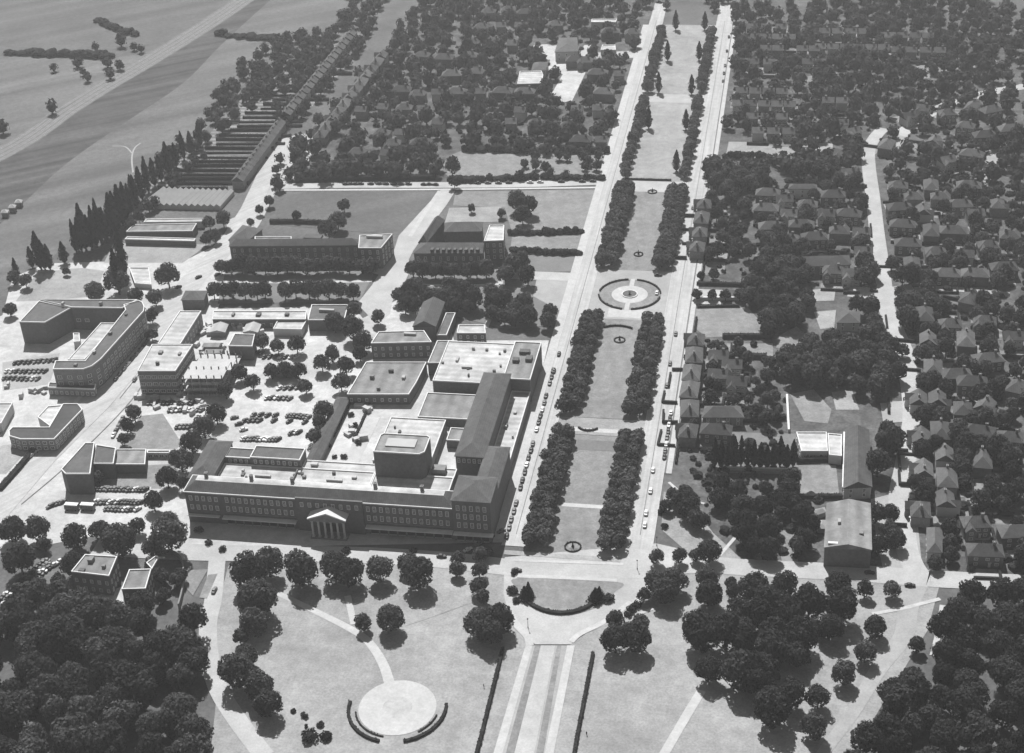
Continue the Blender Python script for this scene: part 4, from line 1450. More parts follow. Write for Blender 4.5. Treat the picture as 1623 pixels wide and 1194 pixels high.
# roof furniture on the big flat roofs: vents and skylights that break up the felt
r = random.Random(19)
for (x0, x1, y0, y1, z, n, nm) in ((-156, -96, -200, -190, 11.4, 9, 'roof_vent'), (-83, -53, -104, -76, 9.05, 9, 'roof_vent'), (-45.5, -38, -164, -112, 5.65, 6, 'roof_vent'), (-97, -73, -168, -140, 5.5, 7, 'roof_vent')):
    tt = bpy.data.objects['department_store']
    for _ in range(n):
        s = r.uniform(.6, 1.5)
        roof_box(tt, r.uniform(x0, x1), r.uniform(y0, y1), s, s * r.uniform(.7, 1.8), z, r.uniform(.6, 1.5), nm, r.choice(('slate', 'brick_mid', 'skylight')))
for x in (-160, -140, -122, -86, -66):
    chimney(bpy.data.objects['department_store'], x, -209, 18.6, 21.2, 1.3)
for nm, spots, z in (('factory', ((150, 560), (175, 530), (200, 500), (120, 580), (100, 483), (160, 483)), 13.5), ('white_roofed_works', ((255, 560), (285, 562), (250, 578)), 13.5), ('clinic', ((145, 890), (165, 900), (130, 905)), 10), ('long_white_shed', ((370, 500), (410, 500), (455, 500)), 5), ('assembly_hall', ((1330, 830), (1365, 845)), 10.5), ('workshop', ((590, 600), (620, 590), (600, 618), (640, 600)), 5.5)):
    tt = bpy.data.objects[nm]
    for px, py in spots:
        x, y = gz(px, py, z)
        roof_box(tt, x, y, r.uniform(1, 2.4), r.uniform(1, 3), z + .02, r.uniform(.8, 1.8), 'roof_vent', r.choice(('slate', 'brick_mid', 'skylight')))

# ================================================================ HOUSES
HK = [H_DET, H_PAIR, H_GAB]
KW = {H_DET: 'dark gabled house', H_PAIR: 'broad hipped house', H_GAB: 'pale gabled house', H_TER: 'dark terraced house', H_TERL: 'pale terraced house'}


def house_list(pts, where, group, kinds, rz, start, jit=.06, parts=True):
    r = random.Random(len(pts) * 7 + len(where))
    for i, (px, py) in enumerate(pts):
        k = kinds[r.randrange(len(kinds))]
        a = rz if not callable(rz) else rz(i)
        x, y = gz(px, py, 3)
        house(x, y, a + r.uniform(-jit, jit), k, f"{KW[k]}, {nth(i, len(pts), 'first ', 'last ')}{start} {where}", group, parts)


house_list([(1091, 690), (1093, 655), (1093, 625), (1096, 598), (1100, 570), (1103, 545)], 'along the right mall road', 'houses facing the mall', [H_DET, H_PAIR], -PI / 2, 'from near')
house_list([(1105, 398), (1109, 375), (1112, 352), (1116, 330)], 'beyond the side street facing the mall', 'houses beyond the side street facing the mall', [H_DET, H_PAIR], -PI / 2, 'from near')
house_list([(1139, 570), (1160, 585), (1138, 600), (1168, 612), (1135, 688)], 'in gardens behind the mall houses', 'garden houses behind the mall', HK, 0, 'from far')
house_list([(1217, 312), (1243, 322), (1214, 336), (1250, 345), (1280, 330), (1222, 365), (1270, 362), (1310, 345), (1246, 385), (1290, 382), (1330, 372), (1345, 345), (1320, 315)], 'in the block left of the back road', 'houses left of the back road', HK + [H_PAIR], lambda i: (0, .1, PI, -.05)[i % 4], 'from far')
house_list([(1348, 440), (1320, 435), (1368, 405), (1365, 375)], 'by the side road crossing', 'houses by the side road crossing', HK, 0, 'from near')
house_list([(1458, 815), (1463, 752), (1459, 700), (1455, 640)], 'facing the right hand road', 'houses facing the right hand road', [H_DET, H_GAB], -PI / 2, 'from near')
house_list([(1497, 800), (1500, 765), (1496, 728), (1490, 690), (1485, 640), (1478, 590), (1470, 545), (1465, 505)], 'in the second row east of the right hand road', 'second row of houses east of the road', [H_GAB, H_PAIR], PI / 2, 'from near')
house_list([(1560, 880), (1545, 835), (1555, 735), (1550, 690), (1560, 650), (1540, 612), (1565, 575), (1530, 545), (1560, 515), (1535, 480), (1505, 520), (1515, 600), (1525, 655), (1600, 700), (1610, 620), (1605, 540), (1610, 850)], 'among trees near the right edge', 'houses among trees at the right edge', HK, lambda i: (0, .2, PI / 2, -.1, 1.2)[i % 5], 'from near')
house_list([(1423, 300), (1448, 318), (1425, 335), (1462, 340), (1430, 362), (1490, 318), (1520, 330), (1475, 372), (1438, 392), (1510, 372), (1545, 345), (1580, 330), (1482, 405), (1528, 410), (1565, 395), (1445, 425), (1500, 440), (1545, 440), (1590, 430), (1475, 300), (1535, 300), (1600, 380)], 'right of the back road', 'houses right of the back road', HK, lambda i: (0, PI, .15, PI / 2)[i % 4], 'from far')
house_list([(1440, 190), (1462, 178), (1500, 185), (1540, 175), (1570, 180), (1530, 205), (1560, 220), (1405, 235), (1350, 215), (1335, 250), (1345, 280), (1480, 230), (1500, 260), (1540, 250), (1600, 210)], 'round the curved road at upper right', 'houses round the curved road', HK, lambda i: (.5, -.3, .2, 1.3)[i % 4], 'counting across')
row = 0
for (x0, x1, py, kinds) in ((1180, 1250, 48, [H_TER]), (1182, 1262, 64, [H_TER]), (1185, 1300, 82, [H_TER]), (1182, 1255, 104, [H_TERL]), (1270, 1330, 104, [H_TERL]), (1165, 1250, 150, [H_TER]), (1160, 1262, 170, [H_TER, H_TERL]),
                            (1158, 1250, 190, [H_TER]), (1165, 1262, 213, [H_TERL, H_TER]), (1275, 1380, 55, [H_TER]), (1290, 1410, 80, [H_TER, H_TERL]), (1280, 1345, 165, [H_TERL, H_TER]), (1290, 1350, 200, [H_TERL]), (1400, 1480, 62, [H_TERL, H_TER]), (1410, 1500, 85, [H_TER])):
    a, b = gz(x0, py, 3), gz(x1, py, 3)
    n = max(2, int((b[0] - a[0]) / 8.2))
    r = random.Random(py)
    for i in range(n):
        if r.random() < .16:
            continue
        k = r.choice(kinds)
        house(a[0] + (b[0] - a[0]) * (i + .5) / n, a[1], PI if r.random() < .1 else 0, k, f"{KW[k]}, {nth(i, n, 'first ', 'last ')}from the left in terrace row {('one', 'two', 'three', 'four', 'five', 'six', 'seven', 'eight', 'nine', 'ten', 'eleven', 'twelve', 'thirteen', 'fourteen', 'fifteen')[row]} at upper right", 'terraces at upper right', i % 3 == 0)
    row += 1
row = 0
for (x0, x1, py) in ((560, 690, 176), (620, 740, 150), (650, 745, 196), (590, 650, 218), (745, 850, 150), (760, 850, 176), (790, 870, 200), (900, 965, 175), (880, 960, 205), (905, 970, 225), (930, 1000, 120), (940, 1010, 150), (700, 810, 120), (650, 760, 95), (700, 830, 72), (720, 840, 45), (860, 940, 45), (760, 850, 22), (950, 1020, 55), (905, 935, 100), (545, 640, 245), (600, 690, 232)):
    a, b = gz(x0, py, 3), gz(x1, py, 3)
    n = max(2, int((b[0] - a[0]) / 13))
    r = random.Random(py + x0)
    for i in range(n):
        if r.random() < .2:
            continue
        k = r.choice([H_TER, H_TERL, H_DET, H_PAIR])
        house(a[0] + (b[0] - a[0]) * (i + .5) / n, a[1] + r.uniform(-4, 4), r.uniform(-.15, .15), k, f"{KW[k]}, {nth(i, n, 'first ', 'last ')}from the left in house row {('one', 'two', 'three', 'four', 'five', 'six', 'seven', 'eight', 'nine', 'ten', 'eleven', 'twelve', 'thirteen', 'fourteen', 'fifteen', 'sixteen', 'seventeen', 'eighteen', 'nineteen', 'twenty', 'twenty-one', 'twenty-two')[row]} left of the mall", 'houses beyond the cross road', False)
    row += 1

SLA, SLB = gz(378, 300), gz(446, 206)
SLR = math.atan2(SLB[1] - SLA[1], SLB[0] - SLA[0])
SLN = int(math.dist(SLA, SLB) / 7.1)
for i in range(SLN):
    u = (i + .5) / SLN
    house(SLA[0] + (SLB[0] - SLA[0]) * u, SLA[1] + (SLB[1] - SLA[1]) * u, SLR, H_TER, f"dark terrace house, {nth(i, SLN, 'first ', 'last ')}from near in the long terrace beside the boulevard", 'long terrace beside the boulevard', False)
SLA, SLB = gz(452, 196), gz(560, 62)
SLN = int(math.dist(SLA, SLB) / 9.5)
for i in range(SLN):
    u = (i + .5) / SLN
    house(SLA[0] + (SLB[0] - SLA[0]) * u, SLA[1] + (SLB[1] - SLA[1]) * u, SLR, (H_TER, H_TERL)[i % 3 == 1], f"{('dark', 'pale')[i % 3 == 1]} terrace house, {nth(i, SLN, 'first ', 'last ')}from near in the far terrace beyond the boulevard", 'far terrace beyond the boulevard', False)
SLA, SLB = gz(505, 232), gz(610, 95)
SLN = int(math.dist(SLA, SLB) / 13)
for i in range(SLN):
    u = (i + .5) / SLN
    house(SLA[0] + (SLB[0] - SLA[0]) * u, SLA[1] + (SLB[1] - SLA[1]) * u, SLR + PI, (H_DET, H_PAIR, H_GAB)[i % 3], f"{KW[(H_DET, H_PAIR, H_GAB)[i % 3]]}, {nth(i, SLN, 'first ', 'last ')}from near on the right of the slanting boulevard", 'houses right of the boulevard', False)

# garden plots behind and before the houses: grass, beds, bare soil
r = random.Random(23)
HMB = MB()
for o in [o for o in SC.objects if o.get('category') == 'house' and not o.parent and o.type == 'EMPTY']:
    if o.location.x < 30 or o.name.startswith(('long_villa', 'white', 'grey')):
        continue
    c, sn = math.cos(o.rotation_euler.z), math.sin(o.rotation_euler.z)
    for sgn, dep in ((1, r.uniform(8, 15)), (-1, r.uniform(4, 8))):
        w2 = r.uniform(4.2, 6.5)
        y0, y1 = sgn * 5.2, sgn * (5.2 + dep)
        pl = [(o.location.x + a * c - b_ * sn, o.location.y + a * sn + b_ * c) for a, b_ in ((-w2, y0), (w2, y0), (w2, y1), (-w2, y1))]
        patch('garden_plot', pl, r.choice(('lawn', 'lawn', 'lawn_pale', 'lawn_dark', 'plot', 'garden')), .03, False, True)
        for e in ((pl[1], pl[2]), (pl[2], pl[3])):
            if r.random() < .75:
                Lq, Rq = ribbon_poly(list(e), 1.0)
                HMB.prism([Rq[0], Rq[1], Lq[1], Lq[0]], 0, r.uniform(1.2, 2.0))
tag(link('garden_hedges', HMB.mesh('garden_hedges', M['hedge'])), 'clipped hedges between the back gardens on the right', 'hedges', kind='stuff')

# garden walls on the right
for pts, lab in (([(1247, 590 + 40), (1250, 686)], 'pale garden wall left of the pale pavilion'), ([(1338, 690), (1336, 778)], 'white wall along the left of the long slated range'), ([(1104, 476), (1180, 476)], 'white garden wall behind the four small round trees'), ([(1140, 745), (1262, 749)], 'pale wall along the foot of the dark conifers')):
    path = gp(pts)
    t = thing('garden_wall', lab, 'wall', (path[0][0], path[0][1], 0))
    L, R = ribbon_poly(path, .7)
    mb = MB()
    for i in range(len(path) - 1):
        mb.prism([R[i], R[i + 1], L[i + 1], L[i]], 0, 1.7)
    part(mb, 'masonry', M['render'], t)
    mb = MB()
    L, R = ribbon_poly(path, .95)
    for i in range(len(path) - 1):
        mb.prism([R[i], R[i + 1], L[i + 1], L[i]], 1.7, 1.9)
    part(mb, 'wall_top', M['coping'], t)

# ================================================================ HEDGES in the fields and gardens
for pts, w, h, lab in (
        ([(12, 86), (70, 88), (130, 90), (184, 92)], 9, 5, 'tall dark field hedge at the upper left'),
        ([(158, 34), (185, 48), (216, 56)], 7, 5, 'short slanting field hedge at the upper left'),
        ([(345, 56), (400, 62), (455, 62)], 9, 5, 'dark belt hedge across the far field'),
        ([(809, 371), (860, 371), (926, 369)], 4, 4, 'upper dark hedge across the lawns left of the mall'),
        ([(812, 398), (860, 402), (918, 404)], 4, 4, 'lower dark hedge across the lawns left of the mall'),
        ([(428, 354), (470, 354), (520, 356)], 2.5, 2.5, 'low hedge at the foot of the big field'),
        ([(960, 243), (850, 241), (735, 239)], 6, 5, 'hedge at the top of the pale school field'),
        ([(955, 284), (850, 284), (730, 289)], 5, 4, 'hedge along the far side of the cross road'),
        ([(690, 284), (560, 286), (470, 288)], 4, 3, 'clipped hedge along the cross road near the boulevard'),
        ([(1104, 452), (1150, 453), (1200, 455)], 2, 2, 'hedge above the four small round trees'),
        ([(1105, 488), (1150, 487), (1172, 487)], 1.6, 1.5, 'low hedge below the four small round trees'),
        ([(1145, 536), (1190, 536), (1222, 536)], 2.5, 2.5, 'dark hedge at the foot of the villa lawn'),
        ([(1150, 567), (1215, 568)], 2.5, 2.5, 'dark hedge across the gardens behind the mall houses'),
        ([(1122, 669), (1180, 669), (1245, 664)], 2.5, 2.5, 'dark hedge above the row of conifers'),
        ([(1262, 733), (1300, 731), (1318, 731)], 2.2, 2.2, 'dark hedge below the pale pavilion'),
        ([(1255, 790), (1300, 790), (1335, 790)], 2.0, 2.2, 'dark hedge above the big hall'),
        ([(1150, 250), (1210, 252), (1226, 262)], 5, 5, 'tall dark hedge below the school field on the right'),
        ([(1530, 786), (1585, 786)], 2, 2, 'dark hedge between the two small lawns at the right edge'),
        ([(555, 640), (530, 690), (505, 725)], 1.6, 1.6, 'dark hedge beside the long narrow shed'),
        ([(588, 637), (575, 668), (560, 700)], 1.2, 1.3, 'narrow hedge in the store yard'),
        ([(0, 778), (30, 744), (62, 706)], 3, 2, 'hedge along the lower left of the works road'),
):
    if lab:
        hedge(pts, w, h, lab)
hedge([(34.6, -152), (34.6, -22)], 1.2, 1.5, 'front garden hedge along the near part of the right mall road', world=True)
hedge([(34.6, 18), (34.6, 140)], 1.2, 1.5, 'front garden hedge along the far part of the right mall road', world=True)
r = random.Random(5)
k = 0
for py in range(118, 302, 7):
    u = (py - 118) / 184
    x0 = 470 + (245 - 470) * u + r.uniform(-6, 14)
    x1 = 560 + (378 - 560) * u + r.uniform(-30, 8)
    hedge([(x0, py), (x1, py + r.uniform(-1, 1))], r.uniform(1.2, 2.6), r.uniform(1.2, 2.4), f"dark allotment hedge, {nth(k, 99, 'topmost ')}from the top of the strips beside the poplars", group='allotment hedges')
    k += 1

# ================================================================ TREES
# avenue: two rows on each side of every mall lawn
WORDS = ['nearest', 'second', 'third', 'fourth', 'farthest']
for s, (y0, y1) in enumerate(SEG):
    y1 = min(y1, 402)
    for side, xs in (('left', (-20.3, -15.2)), ('right', (10.6, 16.0))):
        for q, x in enumerate(xs):
            outer = (q == 0) == (side == 'left')
            if s >= 3 and not outer:
                continue
            step = 6.6 if s < 3 else 8.0
            n = int((y1 - y0 - 7) / step)
            for i in range(n + 1):
                y = y0 + 4.0 + (y1 - y0 - 8) * i / n + (2.2 if q else 0) * (1 if i < n else 0)
                R = random.uniform(3.5, 4.3) if s < 3 else random.uniform(3.4, 4.4)
                tree(x + random.uniform(-.6, .6), y + random.uniform(-.7, .7), R, R * random.uniform(2.0, 2.35), 'avenue', 'avenue_tree',
                     f"round avenue tree, {nth(i, n + 1)}in the {side} {'outer' if outer else 'inner'} row of the {WORDS[s]} mall lawn", group='avenue trees along the mall')
for i, (px, py, h) in enumerate(((1028, 204, 15), (1044, 148, 15), (1058, 97, 15), (1071, 48, 15), (1072, 272, 14), (1087, 206, 14), (1096, 150, 14), (1108, 96, 14), (1117, 48, 14))):
    x, y = gz(px, py)
    side, j = ('left', i) if i < 4 else ('right', i - 4)
    tree(x, y, 2.3, h, 'poplar', 'columnar_tree', f"slim dark columnar tree, {nth(j, 9)}on the {side} inner edge of the far mall lawns", group='columnar trees on the far mall')

# park and street trees one by one
PARK = [
    (392, 905, 62, 'big tree at the left end of the park tree row'), (425, 890, 52, 'rounded tree second in the park tree row before the store'), (408, 948, 66, 'big dark tree at the corner of the park path'),
    (402, 985, 50, 'dark tree below the corner of the park path'), (476, 900, 62, 'wide tree left of the portico view in the park row'), (530, 895, 52, 'left one of two merged trees before the portico'),
    (555, 905, 50, 'right one of two merged trees before the portico'), (602, 902, 44, 'single upright tree in the middle of the park row'), (662, 905, 58, 'round tree at the right end of the park row'),
    (645, 892, 34, 'small tree tucked behind the right end of the park row'), (725, 884, 25, 'small round street tree below the store corner'), (762, 879, 27, 'dark street tree at the store corner by the road'),
    (723, 902, 28, 'small oval tree left of its neighbour on the park edge'), (759, 903, 28, 'small oval tree right of its neighbour on the park edge'), (757, 930, 30, 'tree between the small ovals and the big clump'),
    (766, 945, 26, 'small tree on the back of the big clump'), (576, 986, 31, 'small tree at the fork of the park paths'), (617, 980, 45, 'large round tree beside the fork of the park paths'),
    (757, 985, 48, 'left half of the big clump by the campus road'), (788, 980, 50, 'right half of the big clump by the campus road'), (776, 1000, 46, 'lower front of the big clump by the campus road'),
    (975, 1012, 50, 'left part of the big clump right of the drive'), (1005, 1008, 54, 'right part of the big clump right of the drive'), (975, 982, 32, 'small tree behind the clump right of the drive'), (1015, 988, 32, 'tree to the back right of the clump by the drive'),
    (1040, 922, 42, 'left one of the merged trees below the bridge road'), (1070, 918, 42, 'right one of the merged trees below the bridge road'), (1055, 935, 46, 'front one of the merged trees below the bridge road'), (1020, 942, 26, 'small tree left of the merged trees by the road'),
    (1120, 915, 40, 'tall tree right of the merged trees by the road'), (1122, 940, 44, 'dark tree just below the tall tree by the road'), (1158, 924, 22, 'small tree between the tall tree and the wood'),
    (1195, 932, 56, 'broad tree at the top of the park wood'), (1160, 935, 26, 'small dark tree at the left top of the park wood'), (1245, 925, 44, 'rounded tree below the road bend on the right'), (1328, 930, 48, 'rounded tree in front of the big hall'),
    (1371, 934, 30, 'small round tree by the hall forecourt'), (1415, 934, 30, 'small round tree next to the car by the road end'), (1388, 993, 38, 'topmost of the four lone trees along the park road'), (1372, 1033, 38, 'second from the top of the four lone trees'),
    (1337, 1067, 42, 'third from the top of the four lone trees'), (1297, 1105, 40, 'lowest of the four lone trees along the park road'), (1290, 1150, 44, 'bushy tree at the foot of the park road'),
    (1040, 882, 26, 'left one of the two small pale island trees'), (1076, 881, 26, 'right one of the two small pale island trees'), (1124, 873, 40, 'dark tree at the bend of the bridge road'), (1103, 880, 24, 'small tree left of the bend of the bridge road'),
    (375, 1062, 62, 'big tree right of the park road at lower left'), (392, 1040, 36, 'tree behind the big one right of the park road'), (412, 1088, 52, 'dark tree lower right of the park road'), (425, 1115, 48, 'lowest tree beside the park road'), (380, 1010, 30, 'small tree at the narrow of the park road'),
    (20, 838, 44, 'round tree at the left edge above the parked cars'), (58, 838, 44, 'tree right of the one at the left edge'), (30, 885, 56, 'wide tree above the diagonal row of cars'), (70, 862, 26, 'small tree between the wide tree and the lane'),
    (118, 850, 46, 'tree behind the clinic on the left'), (115, 895, 44, 'dark tree standing against the left end wall of the clinic'), (158, 840, 36, 'tree in the row behind the car park'), (188, 856, 62, 'large dark tree behind the brick clinic'), (218, 832, 30, 'small tree at the back of the car park row'),
    (268, 850, 64, 'large tree at the left front corner of the store'), (243, 795, 34, 'tree at the right end of the left car park'), (266, 826, 34, 'tree left of the store front corner'), (240, 868, 34, 'tree behind the walled garden'),
    (357, 618, 30, 'first tree of the curved row beside the big car park'), (342, 655, 36, 'second tree of the curved row beside the big car park'), (322, 675, 38, 'third tree of the curved row beside the big car park'), (303, 700, 40, 'fourth tree of the curved row beside the big car park'),
    (286, 728, 42, 'fifth tree of the curved row beside the big car park'), (264, 756, 38, 'last tree of the curved row beside the big car park'), (292, 765, 26, 'small tree against the left end of the store'), (345, 600, 26, 'small tree at the top of the curved row'),
    (212, 655, 30, 'tree left of the grey lawn by the works road'), (200, 675, 26, 'small tree lower left of the grey lawn'), (196, 696, 22, 'bush beside the windowless hall'), (155, 755, 24, 'bush below the windowless dark hall'), (160, 740, 22, 'small bush at the wall of the windowless hall'),
    (185, 445, 44, 'big dark tree beside the twin poplars'), (265, 435, 42, 'broad dark tree by the bend of the works road'), (245, 470, 30, 'tree behind the rounded factory corner'), (240, 500, 26, 'tree at the rounded corner of the factory'), (150, 462, 34, 'tree left of the twin poplars'), (215, 470, 30, 'low tree right of the twin poplars'), (240, 530, 22, 'small tree beside the works road'),
    (40, 445, 24, 'small tree on the bank left of the pale lawn'), (105, 430, 14, 'bush at the top of the pale bank'), (15, 490, 24, 'tree behind the left end of the factory'), (20, 440, 24, 'tree at the left edge above the pale lawn'),
    (510, 575, 30, 'tree at the top right of the big car park'), (525, 560, 28, 'small tree beside the workshop approach'), (548, 580, 32, 'tree left of the grey workshop'), (540, 605, 32, 'tree at the left corner of the grey workshop'), (512, 650, 34, 'tree at the right edge of the big car park'), (505, 668, 26, 'small tree below the one at the car park edge'),
    (497, 690, 28, 'tree beside the lower right of the car park'), (484, 612, 26, 'tree on the island of the big car park'), (452, 585, 27, 'left tree of the car park top row'), (430, 588, 27, 'leftmost tree of the car park top row'), (472, 588, 28, 'right tree of the car park top row'), (400, 605, 28, 'tree at the upper left of the car park'),
    (415, 540, 28, 'tree left of the white annexe yard'), (440, 548, 26, 'tree below the white annexe'), (470, 545, 31, 'large tree right of the white annexe'), (380, 590, 28, 'tree among the vans left of the car park'), (530, 510, 34, 'tree at the end of the dark workshop'), (558, 520, 40, 'large tree beside the lane end'), (575, 540, 34, 'tree left of the long dark hall'), (598, 502, 26, 'round tree in the fork of the lane'), (560, 492, 28, 'tree below the lane on the left'), (570, 560, 26, 'small tree before the grey workshop'),
    (770, 875, 22, 'tiny tree on the rounded kerb by the store'), (1430, 555, 22, 'small tree at the narrow of the right hand road'),
    (1105, 466, 18, 'first of four small round trees right of the circus'), (1129, 467, 18, 'second of four small round trees right of the circus'), (1150, 467, 18, 'third of four small round trees right of the circus'), (1173, 467, 19, 'last of four small round trees right of the circus'), (1111, 437, 15, 'left small tree on the lawn beyond the four'), (1131, 434, 19, 'right small tree on the lawn beyond the four'),
    (860, 545, 0, ''), (545, 326, 22, 'dark tree in the middle of the big field'), (535, 350, 30, 'tree at the lower middle of the big field'), (520, 362, 34, 'tree at the foot of the big field'), (470, 342, 18, 'small pointed tree at the lower left of the field'), (720, 288, 22, 'tree on the corner of the cross road and lane'), (716, 262, 30, 'big dark tree behind the cross road corner'),
    (747, 330, 14, 'bush on the pale lawn behind the town hall'), (820, 318, 34, 'left one of the pair of trees on the left lawns'), (838, 325, 32, 'right one of the pair of trees on the left lawns'), (828, 340, 30, 'front tree of the pair group on the left lawns'), (795, 338, 16, 'bush right of the pale lawn'),
]
for px, py, w, lab in PARK:
    if w:
        tree_px(px, py, w, 'broad' if w >= 34 else ('mid' if w >= 24 else 'small'), 'park_tree', lab)
for i, (px, py, h, R) in enumerate(((832, 950, 7, 2.6), (944, 953, 7, 2.9), (838, 947, 8, 2.2), (950, 948, 6, 2.2))):
    x, y = gz(px, py)
    tree(x, y, R, h, 'conifer', 'conifer', ('dark fir at the left end of the half-round lawn', 'dark fir at the right end of the half-round lawn', 'taller fir of the left pair on the half-round lawn', 'shorter fir of the right pair on the half-round lawn')[i])
for i, (px, py, w) in enumerate(((815, 905, 14), (812, 932, 20), (817, 950, 14), (965, 945, 20), (1000, 962, 20), (1010, 955, 18), (995, 972, 14), (490, 1162, 30), (515, 1163, 22), (465, 1125, 11), (482, 1132, 14), (508, 1146, 14), (485, 1150, 9), (418, 960, 16), (1048, 808, 14), (1053, 832, 14), (940, 1160, 0), (315, 838, 16), (548, 870, 16), (655, 870, 14), (530, 722, 10), (545, 722, 12), (568, 700, 12), (577, 690, 10), (520, 705, 12), (556, 655, 12), (562, 672, 12), (330, 858, 14), (352, 868, 14))):
    if w:
        tree_px(px, py, w, 'shrub', 'shrub', f"low dark shrub, {nth(i, 99, 'first ')}in the list of bushes from the half-round lawn outwards" if False else ('low dark bush on the park and road edges'), 'bushes on the park and road edges', cat='shrub', hk=.8)
# conifer row in the garden on the right
for i in range(13):
    px = 1133 + i * 10.3
    x, y = gz(px, 742 + random.uniform(-3, 2))
    tree(x, y, random.uniform(1.7, 2.3), random.uniform(12.5, 17.5), 'poplar', 'cypress', f"tall dark cypress, {nth(i, 13, 'first ', 'last ')}from the left in the row beside the pale wall", group='row of cypresses')
# lombardy poplars on the left
POP = [(52, 425, 17), (66, 428, 24), (72, 428, 20), (80, 428, 19), (103, 418, 17), (28, 442, 14), (122, 402, 22), (130, 400, 26), (137, 398, 30), (146, 396, 22), (154, 392, 28), (162, 388, 30), (170, 384, 26), (176, 378, 24), (182, 372, 32), (188, 366, 24), (195, 358, 30), (202, 348, 28), (208, 340, 22), (217, 330, 26), (226, 318, 24), (236, 306, 24), (246, 296, 20), (256, 288, 22), (268, 276, 22), (280, 266, 20), (292, 254, 20), (304, 244, 20), (318, 232, 18), (125, 398, 18), (150, 388, 20), (166, 380, 20), (185, 358, 22), (212, 322, 20)]
for i, (px, py, h) in enumerate(POP):
    x, y = gz(px, py)
    tree(x, y, (h * .1 + .4) * random.uniform(.75, 1.35), h * random.uniform(.75, 1.02), 'poplar', 'poplar', f"dark pointed poplar, {nth(i, 99, 'first ')}from the lower left along the meadow edge" if i < 29 else 'dark pointed poplar in the back line along the meadow edge', group='poplars along the meadow')
for px, py, h, lab in ((190, 462, 26, 'left and broader one of the twin tall poplars'), (198, 440, 30, 'right and taller one of the twin tall poplars')):
    x, y = gz(px, py)
    tree(x, y, 3.4, h, 'poplar', 'poplar', lab)

BROAD = []


def wood(pts, gap, w, label, group, seed, kind=None, avoid=True, keep=1.0):
    """fill a surveyed outline with trees of about w metres"""
    r = random.Random(seed)
    for x, y in scatter(gp(pts, 4.5), gap, .4, avoid, seed, keep):
        BROAD.append((math.dist((x, y, 0), CAM), x, y, r.uniform(*w) / 2, label, group, kind))


wood([(-40, 1010), (40, 960), (120, 940), (190, 965), (255, 945), (300, 975), (330, 1035), (318, 1100), (345, 1165), (360, 1230), (-60, 1230)], 11.5, (11, 16.5), 'large rounded tree massed in the wood at the lower left corner', 'wood at the lower left', 3)
wood([(60, 925), (112, 918), (125, 955), (70, 965)], 8, (8, 10), 'small tree on the upper edge of the lower left wood', 'upper edge of the lower left wood', 4)
wood([(248, 890), (280, 888), (288, 910), (282, 950), (245, 950)], 7, (4, 7), 'small tree inside the walled garden', 'trees in the walled garden', 5, avoid=False)
wood([(1078, 1000), (1110, 985), (1180, 965), (1250, 950), (1330, 960), (1345, 1010), (1300, 1040), (1270, 1080), (1250, 1130), (1200, 1150), (1170, 1110), (1120, 1070), (1070, 1040)], 10.5, (10, 15), 'tall dark tree in the park wood right of the drive', 'park wood right of the drive', 6)
wood([(1345, 1200), (1385, 1120), (1425, 1070), (1480, 1035), (1500, 960), (1510, 930), (1570, 900), (1680, 890), (1720, 1240), (1340, 1240)], 10.5, (9.5, 14), 'dark tree in the wood filling the lower right corner', 'wood at the lower right', 7)
wood([(1430, 1010), (1455, 1005), (1465, 1050), (1430, 1065)], 8, (6, 9), 'small tree between the park road and the corner wood', 'edge of the corner wood', 8)
wood([(1060, 770), (1095, 770), (1115, 800), (1125, 830), (1110, 838), (1080, 800), (1055, 800)], 7.5, (6, 9.5), 'tree on the bank right of the mall road end', 'bank trees by the mall road', 9, avoid=False)
wood([(1130, 770), (1250, 765), (1300, 800), (1300, 890), (1270, 900), (1245, 830), (1225, 840), (1240, 900), (1205, 900), (1150, 850)], 8.5, (7, 11), 'garden tree in the dense plot left of the big hall', 'dense plot left of the big hall', 10)
wood([(1225, 560), (1290, 535), (1340, 545), (1385, 525), (1415, 545), (1428, 590), (1400, 622), (1345, 612), (1290, 612), (1240, 605)], 8.5, (9, 13), 'tree in the big dark grove left of the right hand road', 'big dark grove', 12, avoid=False)
wood([(1195, 405), (1240, 385), (1285, 410), (1275, 445), (1240, 462), (1195, 445)], 8.5, (9, 13), 'tree in the dark grove above the side street', 'dark grove above the side street', 13, avoid=False)
wood([(1185, 450), (1245, 465), (1280, 455), (1290, 490), (1250, 520), (1225, 530), (1205, 505), (1185, 485)], 8, (8, 12), 'paler tree in the grove below the side street', 'paler grove by the side street', 14, avoid=False)
wood([(1375, 695), (1410, 680), (1440, 700), (1445, 755), (1420, 785), (1385, 760)], 8.5, (9, 13), 'tree in the dark clump beside the long slated range', 'clump beside the slated range', 15)
wood([(1380, 810), (1412, 805), (1428, 850), (1425, 885), (1395, 885)], 8, (7, 11), 'tree in the clump right of the big hall', 'clump right of the big hall', 16, avoid=False)
wood([(1500, 670), (1560, 665), (1600, 700), (1590, 760), (1540, 750), (1505, 740)], 8.5, (9, 12), 'tree in the dark clump near the right edge', 'dark clump near the right edge', 17)
wood([(1460, 480), (1620, 470), (1680, 900), (1500, 920), (1482, 880), (1485, 700), (1450, 560)], 9.5, (6, 10.5), 'garden tree among the houses at the right edge', 'garden trees at the right edge', 18, keep=1.0)
wood([(1405, 440), (1470, 430), (1500, 640), (1480, 860), (1450, 790), (1452, 560)], 8, (6.5, 9.5), 'garden tree along the east side of the right hand road', 'garden trees east of the right hand road', 36)
wood([(1405, 240), (1680, 180), (1680, 425), (1412, 420)], 11, (6.5, 10), 'garden tree among the houses right of the back road', 'garden trees right of the back road', 33, keep=.9)
